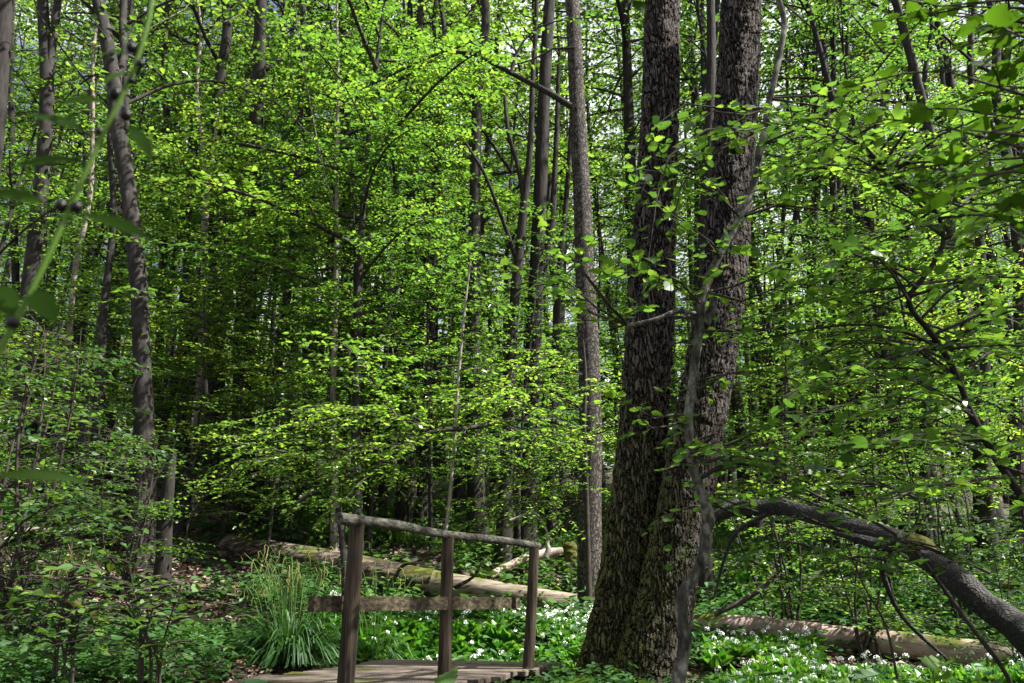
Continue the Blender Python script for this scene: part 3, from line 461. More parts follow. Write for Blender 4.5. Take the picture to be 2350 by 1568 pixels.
# ------------------------------------------------------------------ filling the wood: back rows and understorey
LM = [(98, 'the leaning forked trunk'), (300, 'the bowed grey trunk'), (475, 'the pale wishbone tree'), (575, 'the thick dark trunk'), (770, 'the thin pale tree'), (945, 'the dappled grey trunk'), (1090, 'the sun-striped trunk'),
      (1235, 'the nearly black trunk'), (1345, 'the scaly trunk'), (1490, 'the left furrowed oak'), (1640, 'the right furrowed oak'), (1910, 'the two close trunks'), (2120, 'the crooked dark sapling'), (2340, 'the right edge trunk')]
ORD = ['nearest', 'second', 'third', 'fourth', 'fifth', 'sixth', 'seventh', 'eighth', 'ninth', 'tenth', 'eleventh', 'twelfth', 'thirteenth', 'fourteenth', 'fifteenth', 'sixteenth', 'seventeenth', 'eighteenth', 'nineteenth', 'twentieth']
placed = {}
def autolabel(objs, what, where):
    bins = {}
    for o in objs:
        x, y = o.location.x, o.location.y; px = 1175 + FP * x / y / 1.043 if y > 1 else 0
        if y <= 2: bins.setdefault('beside the viewer', []).append(o); continue
        if px < -40: l = 'outside the left edge'
        elif px > 2400: l = 'outside the right edge'
        else: l = 'behind ' + min(LM, key=lambda q: abs(q[0] - px))[1]
        bins.setdefault(l, []).append(o)
    for l, os_ in bins.items():
        os_.sort(key=lambda o: math.hypot(o.location.x, o.location.y))
        for i, o in enumerate(os_): o['label'] = f"{what} {where} {l}" + (f", {ORD[min(i, 19)]} in depth" if len(os_) > 1 else '')
def proto(name, label, cat, group, seed, H, tr, zc0, n, Rm, ls, T, lm, tm, rise, tw, tl, sp, prof, lean=.3, r0=.035, sub=True, droop=.15, jn=.35, stems=1, base=0):
    r = np.random.default_rng(seed); root = empty(name, (0, 0, 0), label, cat, group); wb, lb, kb = MB(), MB(), MB()
    for s_ in range(stems):
        ph = r.uniform(0, 6.28); ba = r.uniform(0, 6.28); zz = np.linspace(-.15, H, 16); off = lambda z, p=ph, a=ba: np.array([lean * math.sin(z / H * 2.4 + p) - lean * math.sin(p) + (base + base * 2.2 * z / H) * math.cos(a), lean * .8 * math.sin(z / H * 3.1 + p * 2) - lean * .8 * math.sin(2 * p) + (base + base * 2.2 * z / H) * math.sin(a), z])
        tube(kb, np.array([off(z) for z in zz]), tr * (1 - .85 * np.clip(zz / H, 0, 1)) * (1 + .3 * np.exp(-np.maximum(zz, 0) / .3)), 9, .05, r)
        crown(wb, lb, off, r, n // stems, zc0, H, Rm, ls, T, rise, tw, tl, sp, r0, prof, sub=sub, droop=droop, jn=jn)
    k = kb.obj('trunk', M[tm], root); b = wb.obj('boughs', M['twig'], k); lb.obj('crown', M[lm], root); return root
def copy_tree(o, parent=None):
    c = o.copy(); COL.objects.link(c); c.parent = parent
    for ch in list(o.children): copy_tree(ch, c)
    return c
full = lambda h: .45 + .75 * math.sin(math.pi * min(1, h * .9 + .08)) * (1 - .4 * h)
under = lambda h: 1 - .62 * h
RG = np.random.default_rng(77)
def spread(protos, spots, what, where):
    used = set(); out = []
    for i, (x, y, s) in enumerate(spots):
        k = i % len(protos); o = protos[k] if k not in used else copy_tree(protos[k]); used.add(k)
        o.location = (x, y, g(x, y)); o.rotation_euler = (0, 0, RG.uniform(0, 6.28)); o.scale = (s, s, s * RG.uniform(.92, 1.08)); out.append(o)
    autolabel(out, what, where); return out
def poisson(n, y0, y1, wx, dmin, taken=None):
    pts = list(taken or []); out = []
    for _ in range(n * 30):
        y = math.sqrt(RG.uniform(y0 ** 2, y1 ** 2)); x = RG.uniform(-1, 1) * (wx * y + 3); dd = dmin * (.6 + y / 60)
        if all((x - a) ** 2 + (y - b) ** 2 > dd * dd for a, b in pts): pts.append((x, y)); out.append((x, y))
        if len(out) >= n: break
    return out
back = [proto('forest_tree', 'x', 'tree', 'trees of the back rows', 31 + k, 19 + k, .13 + .03 * k, 6.5 + k, 30, 3.6, .17, TF, 'far', ['trunk_grey', 'trunk_grey', 'trunk_dark', 'trunk_grey'][k], .55, .20, 1.4, .11, full, .5, .05, jn=.45) for k in range(4)]
bs = [(x, y, RG.uniform(.85, 1.2)) for x, y in poisson(120, 19, 72, .66, 2.9)]
spread(back, bs, 'leafy tree', 'in the back rows')
ub = [proto('young_beech_tree', 'x', 'young tree', 'understorey beeches', 51 + k, 7.5, .05, 1.3, 32, 2.9, .082, TM, 'beech', 'trunk_grey', .30, .12, 1.1, .045, under, .3, .026, droop=.12, jn=.24) for k in range(4)]
us = [(P(a, 900, y)[0], y, s) for a, y, s in [(620, 14.5, 1.15), (860, 14, 1.25), (450, 13.5, .85), (700, 17, 1.3), (240, 16, 1.2), (60, 15, .9), (1560, 18, 1.2), (780, 13.1, .85), (1000, 13.6, .8), (1190, 13.6, .78), (960, 16.5, 1.0), (350, 14.5, .9), (540, 12.9, .7), (640, 11.9, .5), (430, 11.8, .6), (860, 13.4, .6), (250, 12.5, .7),
      (1780, 13.5, .7), (1760, 18, 1.2), (1990, 15, 1.1), (2180, 14, 1.0), (2380, 12.5, 1.1), (2000, 11.2, .42), (-60, 12, 1.0), (1330, 19, 1.2), (2100, 19, 1.2), (2300, 19, 1.2)]]
us += [(x, y, RG.uniform(.8, 1.35)) for x, y in poisson(44, 21, 60, .64, 3.2)]
spread(ub, us, 'layered young beech', 'in the understorey')
# tall maples with sunlit tiers behind the handrail
mp = [proto('maple_tree', 'x', 'tree', 'maples with sunlit tiers', 71 + k, 11.5, .09, 3.4, 30, 2.8, .10, TM, 'lime', 'trunk_grey', .45, .11, 1.15, .045, lambda h: .65 + .5 * math.sin(math.pi * min(1, h + .1)), .3, .035, droop=.2, jn=.27) for k in range(2)]
spread(mp, [(P(a, 900, y)[0], y, s) for a, y, s in [(840, 12.6, 1.0), (705, 15.6, 1.05), (1180, 17, 1.0), (2080, 17.5, 1.1), (330, 19, 1.1), (420, 17.5, 1.0)]], 'bright maple', 'with sunlit tiers')
pl = [proto('pole_tree', 'x', 'tree', 'slim pole trees', 101 + k, 17 + k, .075 + .02 * k, 9, 22, 2.2, .15, TF, 'far', ['trunk_dark', 'trunk_dark', 'trunk_grey'][k], .7, .3, 1.0, .15, full, .9, .03, jn=.5) for k in range(3)]
spread(pl, [(x, y, RG.uniform(.85, 1.2)) for x, y in poisson(125, 14.5, 46, .64, 1.25)], 'slim pole tree', 'among the trunks')
# bushes on the banks
sb_ = [proto('leafy_bush', 'x', 'bush', 'bushes on the banks', 91 + k, 2.5, .022, .25, 45, 1.25, .068, TM, 'herb' if k == 0 else 'beech', 'twig', .8, .11, .5, .042, under, .25, .013, stems=5, base=.12, jn=.4) for k in range(3)]
spread(sb_, [(P(a, 900, y)[0], y, s) for a, y, s in [(120, 6.6, .95), (-60, 7.5, 1.1), (330, 8.9, .7), (190, 10.8, .9), (1760, 9.5, .8), (1930, 8.7, .7), (2150, 10, .8), (2330, 9.5, 1.0), (1850, 12, 1.0), (640, 14, .8), (1290, 16.5, .9), (30, 10, 1.1), (2260, 7.4, .5)]], 'leafy bush', 'on the bank')
# unseen trees added around the viewer to shade the foreground
SHADE_TREES = [(8.6, 1.6), (9.0, 4.6), (-7, 2), (1, -6), (-3, -4)]
ex = [forest_tree('forest_tree', [], 0, 'trunk_dark', '', crown_on=False) for _ in ()]
for i, (x, y) in enumerate(SHADE_TREES):
    root = empty('forest_tree', (x, y, g(x, y)), 'x', 'tree', 'unseen shade trees around the viewer'); mb = MB(); zz = np.linspace(-.2, 17, 14); tube(mb, np.stack([x + .2 * np.sin(zz * .4), y + .2 * np.cos(zz * .3), zz + g(x, y)], 1), np.linspace(.2, .05, 14), 12, .05, RG)
    mb.obj('trunk', M['trunk_dark'], root, (x, y, g(x, y))); add_crown(root, (0, 0, 7.5), i, 1.0, i); ex.append(root)
autolabel(ex, 'unseen added shade tree', 'standing')

def far_wood():
    r = np.random.default_rng(2); n = 70000; x = r.uniform(-85, 85, n); y = r.uniform(78, 112, n); k = np.floor(x / 5) * 7.3 + np.floor(y / 6) * 3.1; h = 15 + 5 * np.sin(k) + 2.5 * np.sin(x * .9) + 1.5 * np.sin(y * 1.7 + x); z = G(x, y) + h * r.random(n) ** .8
    mb = MB(); a = r.uniform(0, 6.28, n); leaves(mb, np.stack([x, y, z], 1), np.stack([np.cos(a), np.sin(a), r.normal(-.1, .3, n)], 1), np.array([0, 0, 1.]) + r.normal(0, .6, (n, 3)), r.uniform(.5, 1.0, n), TF, r)
    o = tag(mb.obj('distant_wood', M['far']), 'distant mass of foliage closing the view behind the last trunks', 'distant wood', kind='stuff')
    mb = MB()
    for i in range(170):
        a, b = r.uniform(-85, 85), r.uniform(76, 110); c = G(a, b); zz = np.linspace(-.3, 17, 6); tube(mb, np.stack([a + zz * r.normal(0, .02), b + 0 * zz, zz + c], 1), np.linspace(.22, .06, 6), 6)
    mb.obj('distant_trunks', M['trunk_dark'], o)
far_wood()

# ------------------------------------------------------------------ the footbridge
DZ = .93
def bridge():
    r = np.random.default_rng(8); rt = empty('footbridge', (-.6, 5.9, DZ), 'small weathered wooden footbridge with a single log handrail', 'footbridge'); L = (-.6, 5.9, DZ)
    n = 25
    for i in range(n):
        t0, t1 = i / n, (i + 1) / n; a = DK[0] + (DK[1] - DK[0]) * (t0 + t1) / 2; b = DK[3] + (DK[2] - DK[3]) * (t0 + t1) / 2; d = b - a; ln = np.linalg.norm(d); d /= ln
        c = (a + b) / 2 + d * r.normal(0, .025); w = 3.85 / n / 2 - .005; mb = MB(); ax = np.array([d[0], d[1], r.normal(0, .004)]); ay = np.array([-d[1], d[0], r.normal(0, .01)])
        box(mb, (c[0], c[1], DZ - .02 + r.normal(0, .003)), ax, ay, (0, 0, 1), (ln / 2, w, .02)); o = mb.obj('plank', M['deck'], rt, L)
        bv = o.modifiers.new('bevel', 'BEVEL'); bv.width = .004; bv.segments = 1
    for e in (.1, .9):
        mb = MB(); a = DK[0] + (DK[3] - DK[0]) * e; b = DK[1] + (DK[2] - DK[1]) * e; d = b - a; ln = np.linalg.norm(d); d /= ln; c = (a + b) / 2
        box(mb, (c[0], c[1], DZ - .115), (d[0], d[1], 0), (-d[1], d[0], 0), (0, 0, 1), (ln / 2 - .05, .05, .07)); mb.obj('bearer', M['post'], rt, L)
    tops = [P(820, 1200, 5.0), P(1028, 1236, 6.2), P(1226, 1258, 7.1)]; bots = [P(786, 1590, 5.0), P(1016, 1560, 6.2), P(1203, 1560, 7.1)]
    for tp, bt, rd in zip(tops, bots, (.047, .045, .043)):
        mb = MB(); bt = bt.copy(); bt[2] = min(bt[2], DZ) - .35; q, _ = resample(np.array([bt, (tp + bt) / 2 + [.004, 0, 0], tp]), 14); tube(mb, q, rd * np.linspace(1.08, .93, 14), 18, .025, r); mb.obj('post', M['post'], rt, L)
    mb = MB(); q, _ = resample(np.array([P(778, 1190, 4.72), P(905, 1205, 5.45), P(1028, 1228, 6.2), P(1130, 1238, 6.6), P(1241, 1254, 7.25)]), 40)
    rd = np.linspace(.033, .027, 40) * (1 + .03 * np.sin(np.arange(40) * .7)); tube(mb, q, rd, 20, .03, r, ell=.8); mb.obj('top_rail', M['rail'], rt, L)
    a, b = P(738, 1387, 4.78), P(1208, 1384, 7.18); off = np.array([-.07, .06, 0]); mb = MB(); n = 24; s = np.linspace(0, 1, n)[:, None]; c = a + off + (b - a) * s; d = nrm(b - a); sd_ = nrm(np.cross(d, [0, 0, 1])); V = []
    for i in range(n):
        h = .042 + r.normal(0, .0018); h2 = .042 + r.normal(0, .0018); V += [c[i] - sd_ * .022 - [0, 0, h2], c[i] + sd_ * .022 - [0, 0, h2], c[i] + sd_ * .022 + [0, 0, h], c[i] - sd_ * .022 + [0, 0, h]]
    F = [[i * 4 + j, i * 4 + (j + 1) % 4, i * 4 + 4 + (j + 1) % 4, i * 4 + 4 + j] for i in range(n - 1) for j in range(4)] + [[3, 2, 1, 0], [n * 4 - 4, n * 4 - 3, n * 4 - 2, n * 4 - 1]]
    mb.add(V, F); mb.obj('middle_rail', M['beam'], rt, L)
bridge()
# ------------------------------------------------------------------ logs, stumps, dead wood
ro = np.random.default_rng(12)
def log(name, label, pts, m, cat='fallen log', parts=(), lump=.05, sides=24, group=None):
    w = np.array([[*P(a, b, Y), wd * Y / FP / 2] for a, b, wd, Y in pts]); q, r = resample(w, 60); L = q.mean(0); L[2] = g(L[0], L[1]); root = empty(name, L, label, cat, group)
    mb = MB(); tube(mb, q, r, sides, lump, ro, along=True); mb.obj('trunk', M[m], root, L)
    for nm, pm, i0, i1, gr in parts:
        mb = MB(); tube(mb, q[i0:i1], r[i0:i1] * gr + .008, sides, lump, ro); mb.obj(nm, M[pm], root, L)
    return root, q, L
fl, q, L = log('fallen_log', 'long fallen log behind the bridge, barkless and pale towards its right end', [(520, 1262, 60, 12.9), (640, 1278, 60, 12.6), (800, 1305, 58, 12.2), (960, 1335, 57, 11.9), (1100, 1355, 54, 11.7), (1240, 1376, 48, 11.5), (1360, 1394, 44, 11.4)], 'log_bare', parts=[('bark', 'log_bark', 0, 37, 1.06)], lump=.04)
for (a, b, c_) in (((905, 1330, 11.6), (925, 1298, 11.4), (975, 1290, 11.3)), ((1040, 1350, 11.5), (1090, 1320, 11.2), (1105, 1290, 11.0))):
    mb = MB(); tube(mb, resample(np.array([P(*a), P(*b), P(*c_)]), 8)[0], np.linspace(.03, .012, 8), 7, .06, ro); mb.obj('branch_stub', M['log_bark'], fl, L)
log('fallen_log', 'pinkish peeled log lying among the garlic flowers at the right', [(1585, 1428, 44, 9.7), (1760, 1444, 50, 9.3), (2000, 1474, 54, 8.9), (2250, 1502, 58, 8.4), (2460, 1530, 60, 8.0)], 'log_pink', parts=[('bark', 'moss', 4, 30, .0)] if 0 else ())
log('dead_branch', 'pale dead branch slanting up the sunny bank behind the handrail', [(1102, 1338, 12, 12.6), (1150, 1308, 18, 13), (1195, 1288, 20, 13.2), (1245, 1272, 22, 13.4), (1290, 1265, 18, 13.5)], 'log_pink', 'dead branch', sides=12)
log('antler_snag', 'forked grey snag like an antler beyond the right end of the handrail', [(1252, 1280, 14, 13.1), (1258, 1262, 12, 13.1), (1256, 1246, 9, 13.1), (1264, 1234, 5, 13.1)], 'twig_pale', 'snag', sides=8)
log('mossy_post', 'round mossy stump top beyond the right end of the handrail', [(1308, 1290, 26, 12.9), (1309, 1272, 30, 12.9), (1309, 1254, 32, 12.9), (1309, 1244, 22, 12.9)], 'moss', 'stump', sides=16, lump=.08)
log('log_stub', 'mossy yellow log end at the right edge above the arching trunk', [(2300, 1345, 30, 12.5), (2345, 1352, 34, 12.3), (2420, 1362, 36, 12)], 'moss', 'log', sides=16, lump=.1)
log('log_stub', 'cut dark log end lying at the lower right edge', [(2318, 1482, 34, 9.0), (2360, 1490, 40, 8.8), (2430, 1500, 42, 8.6)], 'log_bark', 'log', sides=16, lump=.06)
log('grey_pole', 'slim grey leaning pole behind the left end of the handrail', [(777, 1165, 14, 8.2), (783, 1220, 14, 8.2), (790, 1300, 15, 8.2), (793, 1420, 16, 8.2)], 'trunk_grey', 'pole', sides=10)
def stump():
    w = np.array([[*P(a, b, Y), wd * Y / FP / 2] for a, b, wd, Y in [(172, 1475, 80, 7.2), (170, 1430, 70, 7.2), (160, 1395, 50, 7.2), (146, 1372, 26, 7.2)]]); L = w[0, :3]; root = empty('split_stump', L, 'dark split stump with a mossy rim in the herbs at lower left', 'stump')
    mb = MB(); q, r = resample(w, 16); tube(mb, q, r, 20, .12, ro); mb.obj('stump_body', M['log_bark'], root, L)
    mb = MB(); q, r = resample(np.array([[*P(150, 1372, 7.1), .03], [*P(180, 1398, 7.05), .05], [*P(212, 1418, 7.0), .05], [*P(245, 1440, 7.0), .035]]), 12); tube(mb, q, r, 10, .1, ro); mb.obj('mossy_splinter', M['moss'], root, L)
stump()
for lab, pts in (('dark branch lying high on the littered left bank', [(130, 1075, 8, 12), (240, 1090, 12, 11.8), (330, 1105, 12, 11.6), (385, 1112, 8, 11.5)]), ('grey branch lying below the bowed tree on the left bank', [(20, 1130, 10, 10.8), (100, 1125, 12, 10.8), (180, 1140, 12, 10.6), (250, 1165, 10, 10.4)]),
                 ('thin dead branch propped on the left bank right of the split stump', [(460, 1475, 8, 7.6), (490, 1440, 9, 7.9), (520, 1405, 8, 8.2)]), ('broken pale branch hanging before the long fallen log', [(1170, 1195, 8, 11), (1230, 1180, 7, 11), (1250, 1210, 6, 11), (1265, 1245, 4, 11)]),
                 ('dark dead branch lying low behind the arching trunk', [(1640, 1410, 12, 9), (1720, 1370, 12, 9), (1790, 1310, 9, 9)]), ('pale bent branch on the dead leaves at the far left', [(10, 1240, 8, 9), (70, 1215, 10, 9.2), (150, 1222, 9, 9.3), (215, 1205, 5, 9.5)]), ('thin dark branch lying from the split stump towards the sedge', [(255, 1440, 8, 8), (330, 1425, 9, 8.1), (420, 1432, 7, 8.2)]), ('mouldering black log at the right beyond the garlic', [(2230, 1195, 22, 16), (2300, 1215, 26, 16), (2380, 1230, 26, 16)])):
    log('fallen_branch', lab, pts, 'twig' if 'pale' not in lab else 'twig_pale', 'branch', sides=8, group='dead wood on the ground')
# arching trunk
ar, q, L = log('arching_trunk', 'ridged dark trunk arching down to the lower right corner, with a moss patch', [(1640, 1190, 22, 6.9), (1665, 1176, 30, 6.8), (1700, 1162, 36, 6.75), (1740, 1166, 35, 6.6), (1790, 1162, 40, 6.5), (1850, 1180, 38, 6.3), (1905, 1192, 43, 6.15), (1950, 1210, 41, 6.0), (2010, 1226, 50, 5.85), (2060, 1240, 47, 5.7), (2105, 1262, 62, 5.55), (2140, 1292, 50, 5.42), (2210, 1345, 60, 5.2), (2260, 1392, 60, 5.05), (2310, 1425, 68, 4.95), (2380, 1485, 74, 4.7), (2480, 1580, 84, 4.4), (2560, 1700, 90, 4.2)], 'arch', 'leaning tree', sides=40, lump=.07)
mb = MB(); tube(mb, resample(np.array([P(2080, 1246, 5.62), P(2104, 1258, 5.54), P(2132, 1278, 5.44)]), 9)[0], np.array([.05, .074, .085, .089, .092, .090, .086, .078, .05]), 20, .05, ro); mb.obj('moss_cushion', M['moss'], ar, L)
mb = MB(); tube(mb, resample(np.array([P(2050, 1262, 5.7), P(1985, 1240, 5.75), P(1910, 1222, 5.8)]), 8)[0], np.linspace(.055, .012, 8), 10, .06, ro)
mb.obj('branch', M['arch'], ar, L); mb = MB(); tube(mb, resample(np.array([P(1760, 1180, 6.5), P(1690, 1220, 6.6), P(1660, 1290, 6.7), P(1640, 1370, 6.8)]), 10)[0], np.linspace(.02, .008, 10), 7, .06, ro)
mb.obj('branch', M['arch'], ar, L); mb = MB(); tube(mb, resample(np.array([P(2010, 1250, 5.8), P(2030, 1330, 5.9), P(2060, 1400, 6.0), P(2180, 1520, 6.1)]), 10)[0], np.linspace(.022, .01, 10), 7, .06, ro); mb.obj('branch', M['arch'], ar, L)
# ------------------------------------------------------------------ saplings in the foreground
def sapling(name, label, stem, boughs, stem_m, leaf_m='lime', ls=.060, T=TB, cat='sapling', tw=.12, tl=.40, sp=.048, jn=.38, extra=(), dense=0):
    r = np.random.default_rng(abs(hash(label)) % 1000 if 0 else sum(map(ord, label)) % 1000)
    w = np.array([[*P(a, b, Y), wd * Y / FP / 2] for a, b, wd, Y in stem]); gz = g(w[0, 0], w[0, 1])
    if w[0, 2] > gz + .05: w = np.vstack([[w[0, 0], w[0, 1], gz - .1, w[0, 3] * 1.1], w])
    q, rr = resample(w, 70); L = q[0].copy(); L[2] = gz; root = empty(name, L, label, cat); mb = MB(); tube(mb, q, rr, 16, .035, r)
    for e in extra:
        we = np.array([[*P(a, b, Y), wd * Y / FP / 2] for a, b, wd, Y in e]); qq, er = resample(we, 16); tube(mb, qq, er, 10, .06, r)
    mb.obj('stem', M[stem_m], root, L); wb, lb = MB(), MB()
    boughs = list(boughs) + [[(x + jx * (i > 0), y + jy * (i > 0) * .7, z + jz * (i > 0)) for i, (x, y, z) in enumerate(b)] for b in boughs for _ in range(dense) for jx, jy, jz in [(r.uniform(-60, 60), r.uniform(-60, 60), r.uniform(-.5, .5))]]
    for b in boughs:
        spray(wb, lb, np.array([P(x, y, z) for x, y, z in b]), .009, r, tw, tl, ls, sp, T, t0=.12, droop=.18, jn=jn, bright=.1, r1=.2)
    k = wb.obj('boughs', M['twig'], root, L); lb.obj('foliage', M[leaf_m], root, L); return root
sapling('young_lime_tree', 'twisted smooth grey stem in front of the right furrowed oak', [(1550, 1600, 31, 4.5), (1568, 1500, 28, 4.5), (1572, 1460, 30, 4.5), (1561, 1405, 25, 4.5), (1563, 1370, 28, 4.5), (1592, 1325, 25, 4.5), (1618, 1265, 28, 4.5), (1620, 1230, 24, 4.5), (1626, 1195, 32, 4.5), (1622, 1165, 26, 4.5), (1606, 1120, 22, 4.5), (1590, 1070, 23, 4.5), (1583, 1030, 21, 4.5), (1580, 960, 23, 4.5), (1592, 860, 22, 4.5), (1604, 760, 22, 4.5), (1614, 680, 22, 4.5), (1650, 590, 21, 4.5), (1692, 515, 21, 4.5), (1727, 430, 19, 4.5), (1746, 340, 17, 4.5), (1766, 230, 17, 4.5), (1790, 120, 16, 4.5), (1800, 52, 15, 4.5), (1782, -20, 15, 4.5), (1800, -200, 10, 4.6)],
  [[(1732, 305, 4.5), (1650, 345, 4.4), (1560, 420, 4.3), (1545, 520, 4.2), (1530, 620, 4.15)], [(1700, 500, 4.5), (1640, 440, 4.3), (1560, 400, 4.1), (1480, 390, 4.0)], [(1760, 250, 4.5), (1700, 265, 4.3), (1640, 255, 4.2), (1570, 300, 4.1)],
   [(1440, 745, 4.5), (1395, 700, 4.4), (1350, 640, 4.3), (1280, 560, 4.2)], [(1440, 745, 4.5), (1360, 700, 4.5), (1290, 640, 4.5), (1230, 620, 4.5)], [(1610, 700, 4.5), (1550, 640, 4.3), (1470, 600, 4.2), (1390, 600, 4.1)], [(1650, 590, 4.5), (1590, 520, 4.3), (1530, 480, 4.2)],
   [(1695, 500, 4.5), (1790, 470, 4.4), (1880, 480, 4.3), (1960, 520, 4.2)], [(1750, 330, 4.5), (1830, 290, 4.4), (1930, 330, 4.3), (2010, 390, 4.2)], [(1760, 225, 4.5), (1850, 222, 4.6), (1950, 200, 4.7), (2050, 230, 4.8)], [(1620, 670, 4.5), (1720, 690, 4.3), (1810, 650, 4.2), (1920, 660, 4.1)],
   [(1604, 760, 4.5), (1680, 760, 4.4), (1760, 750, 4.3), (1850, 800, 4.2)], [(1580, 960, 4.5), (1540, 950, 4.3), (1490, 960, 4.2), (1450, 930, 4.1)], [(1582, 1040, 4.5), (1640, 1000, 4.4), (1600, 1010, 4.2)], [(1606, 1100, 4.5), (1680, 1060, 4.3), (1780, 1080, 4.2), (1880, 1120, 4.1)], [(1600, 1050, 4.5), (1700, 1010, 4.4), (1800, 960, 4.3), (1900, 950, 4.3)],
   [(1592, 900, 4.5), (1660, 860, 4.4), (1750, 850, 4.4), (1850, 880, 4.3)]],
  'stem_grey', extra=[[(1602, 722, 12, 4.5), (1560, 714, 11, 4.45), (1500, 735, 11, 4.4), (1440, 747, 9, 4.4)], [(1604, 730, 9, 4.5), (1560, 728, 8, 4.5), (1530, 727, 7, 4.5)], [(1615, 745, 26, 4.52), (1632, 715, 24, 4.55), (1641, 684, 18, 4.55)]], dense=1)
R2 = np.random.default_rng(40)
bl_ = []
stem2 = [(2420, 1300, 20, 4.3), (2350, 1150, 18, 4.3), (2290, 1060, 17, 4.3), (2230, 950, 16, 4.3), (2190, 850, 15, 4.3), (2140, 770, 14, 4.3), (2085, 690, 13, 4.3), (2125, 630, 12, 4.3), (2165, 550, 11, 4.3), (2150, 490, 10, 4.3), (2100, 445, 8, 4.3), (2040, 400, 6, 4.3), (1960, 330, 5, 4.3)]
for i in range(56):
    k = R2.uniform(1.5, 11.5); a = int(k); f = k - a; x = stem2[a][0] * (1 - f) + stem2[a + 1][0] * f; y = stem2[a][1] * (1 - f) + stem2[a + 1][1] * f; s = R2.choice([-1, 1]); dx = R2.uniform(160, 380) * s; dy = R2.uniform(-170, 120); dz = R2.uniform(-1.6, .9)
    bl_.append([(x, y, 4.3), (x + dx * .35, y + dy * .5 - 15, 4.3 + dz * .35), (x + dx * .7, y + dy * .8 - 15, 4.3 + dz * .7), (x + dx, y + dy + 20, 4.3 + dz)])
sapling('young_lime_tree', 'crooked dark sapling at the right whose leafy twigs fill the upper right', stem2, bl_, 'trunk_dark', extra=[[(2165, 550, 9, 4.3), (2230, 520, 8, 4.2), (2300, 470, 7, 4.1), (2370, 430, 5, 4.0)], [(2088, 690, 9, 4.3), (2060, 640, 7, 4.3), (2000, 570, 5, 4.2)], [(2180, 820, 8, 4.3), (2100, 770, 7, 4.2), (1960, 745, 6, 4.1), (1840, 760, 5, 4.1), (1700, 790, 3, 4.1)]])
bl_ = []
for i in range(16):
    x = R2.uniform(1700, 2300); y = R2.uniform(1060, 1300) + (x - 1700) * .15; bl_.append([(x, y, 5.0), (x - 80, y - 30, 4.9), (x - 170 * R2.uniform(.6, 1.2), y - R2.uniform(0, 70), 4.8)])
sapling('young_lime_tree', 'long thin sapling arching over the ridged trunk at the lower right', [(2320, 1570, 9, 4.9), (2230, 1440, 10, 4.95), (2150, 1330, 9, 5.0), (2090, 1255, 8, 5.0), (2000, 1195, 7, 5.0), (1900, 1150, 6, 5.0), (1780, 1090, 4, 5.0), (1660, 1040, 3, 5.0)], bl_, 'twig', extra=[[(2075, 1240, 5, 5), (2110, 1180, 5, 5), (2080, 1060, 4, 5), (2060, 950, 3, 5)], [(2060, 1560, 6, 4.9), (2030, 1430, 5, 4.9), (1980, 1340, 4, 4.9), (1940, 1240, 3, 4.9)]])
sapling('whip_sapling', 'thin pale whip sapling with sunlit leaves rising behind the handrail', [(1020, 1250, 8, 9.2), (1033, 1130, 8, 9.2), (1044, 1000, 8, 9.2), (1050, 900, 7, 9.2), (1058, 800, 6, 9.2), (1070, 680, 5, 9.2), (1080, 600, 4, 9.2)],
  [[(1080, 610, 9.2), (1110, 640, 9.1), (1160, 670, 9.0)], [(1076, 650, 9.2), (1040, 645, 9.2), (1010, 640, 9.2)], [(1072, 690, 9.2), (1110, 700, 9.1), (1160, 715, 9)], [(1062, 760, 9.2), (1100, 765, 9.1), (1130, 790, 9)], [(1054, 850, 9.2), (1095, 840, 9.1), (1125, 850, 9)], [(1050, 960, 9.2), (1000, 930, 9.2), (930, 920, 9.2)], [(1080, 605, 9.2), (1075, 570, 9.2), (1090, 560, 9.2)]],
  'twig_pale', 'lime', .085, TM, tw=.10, tl=.3, sp=.045, dense=1)
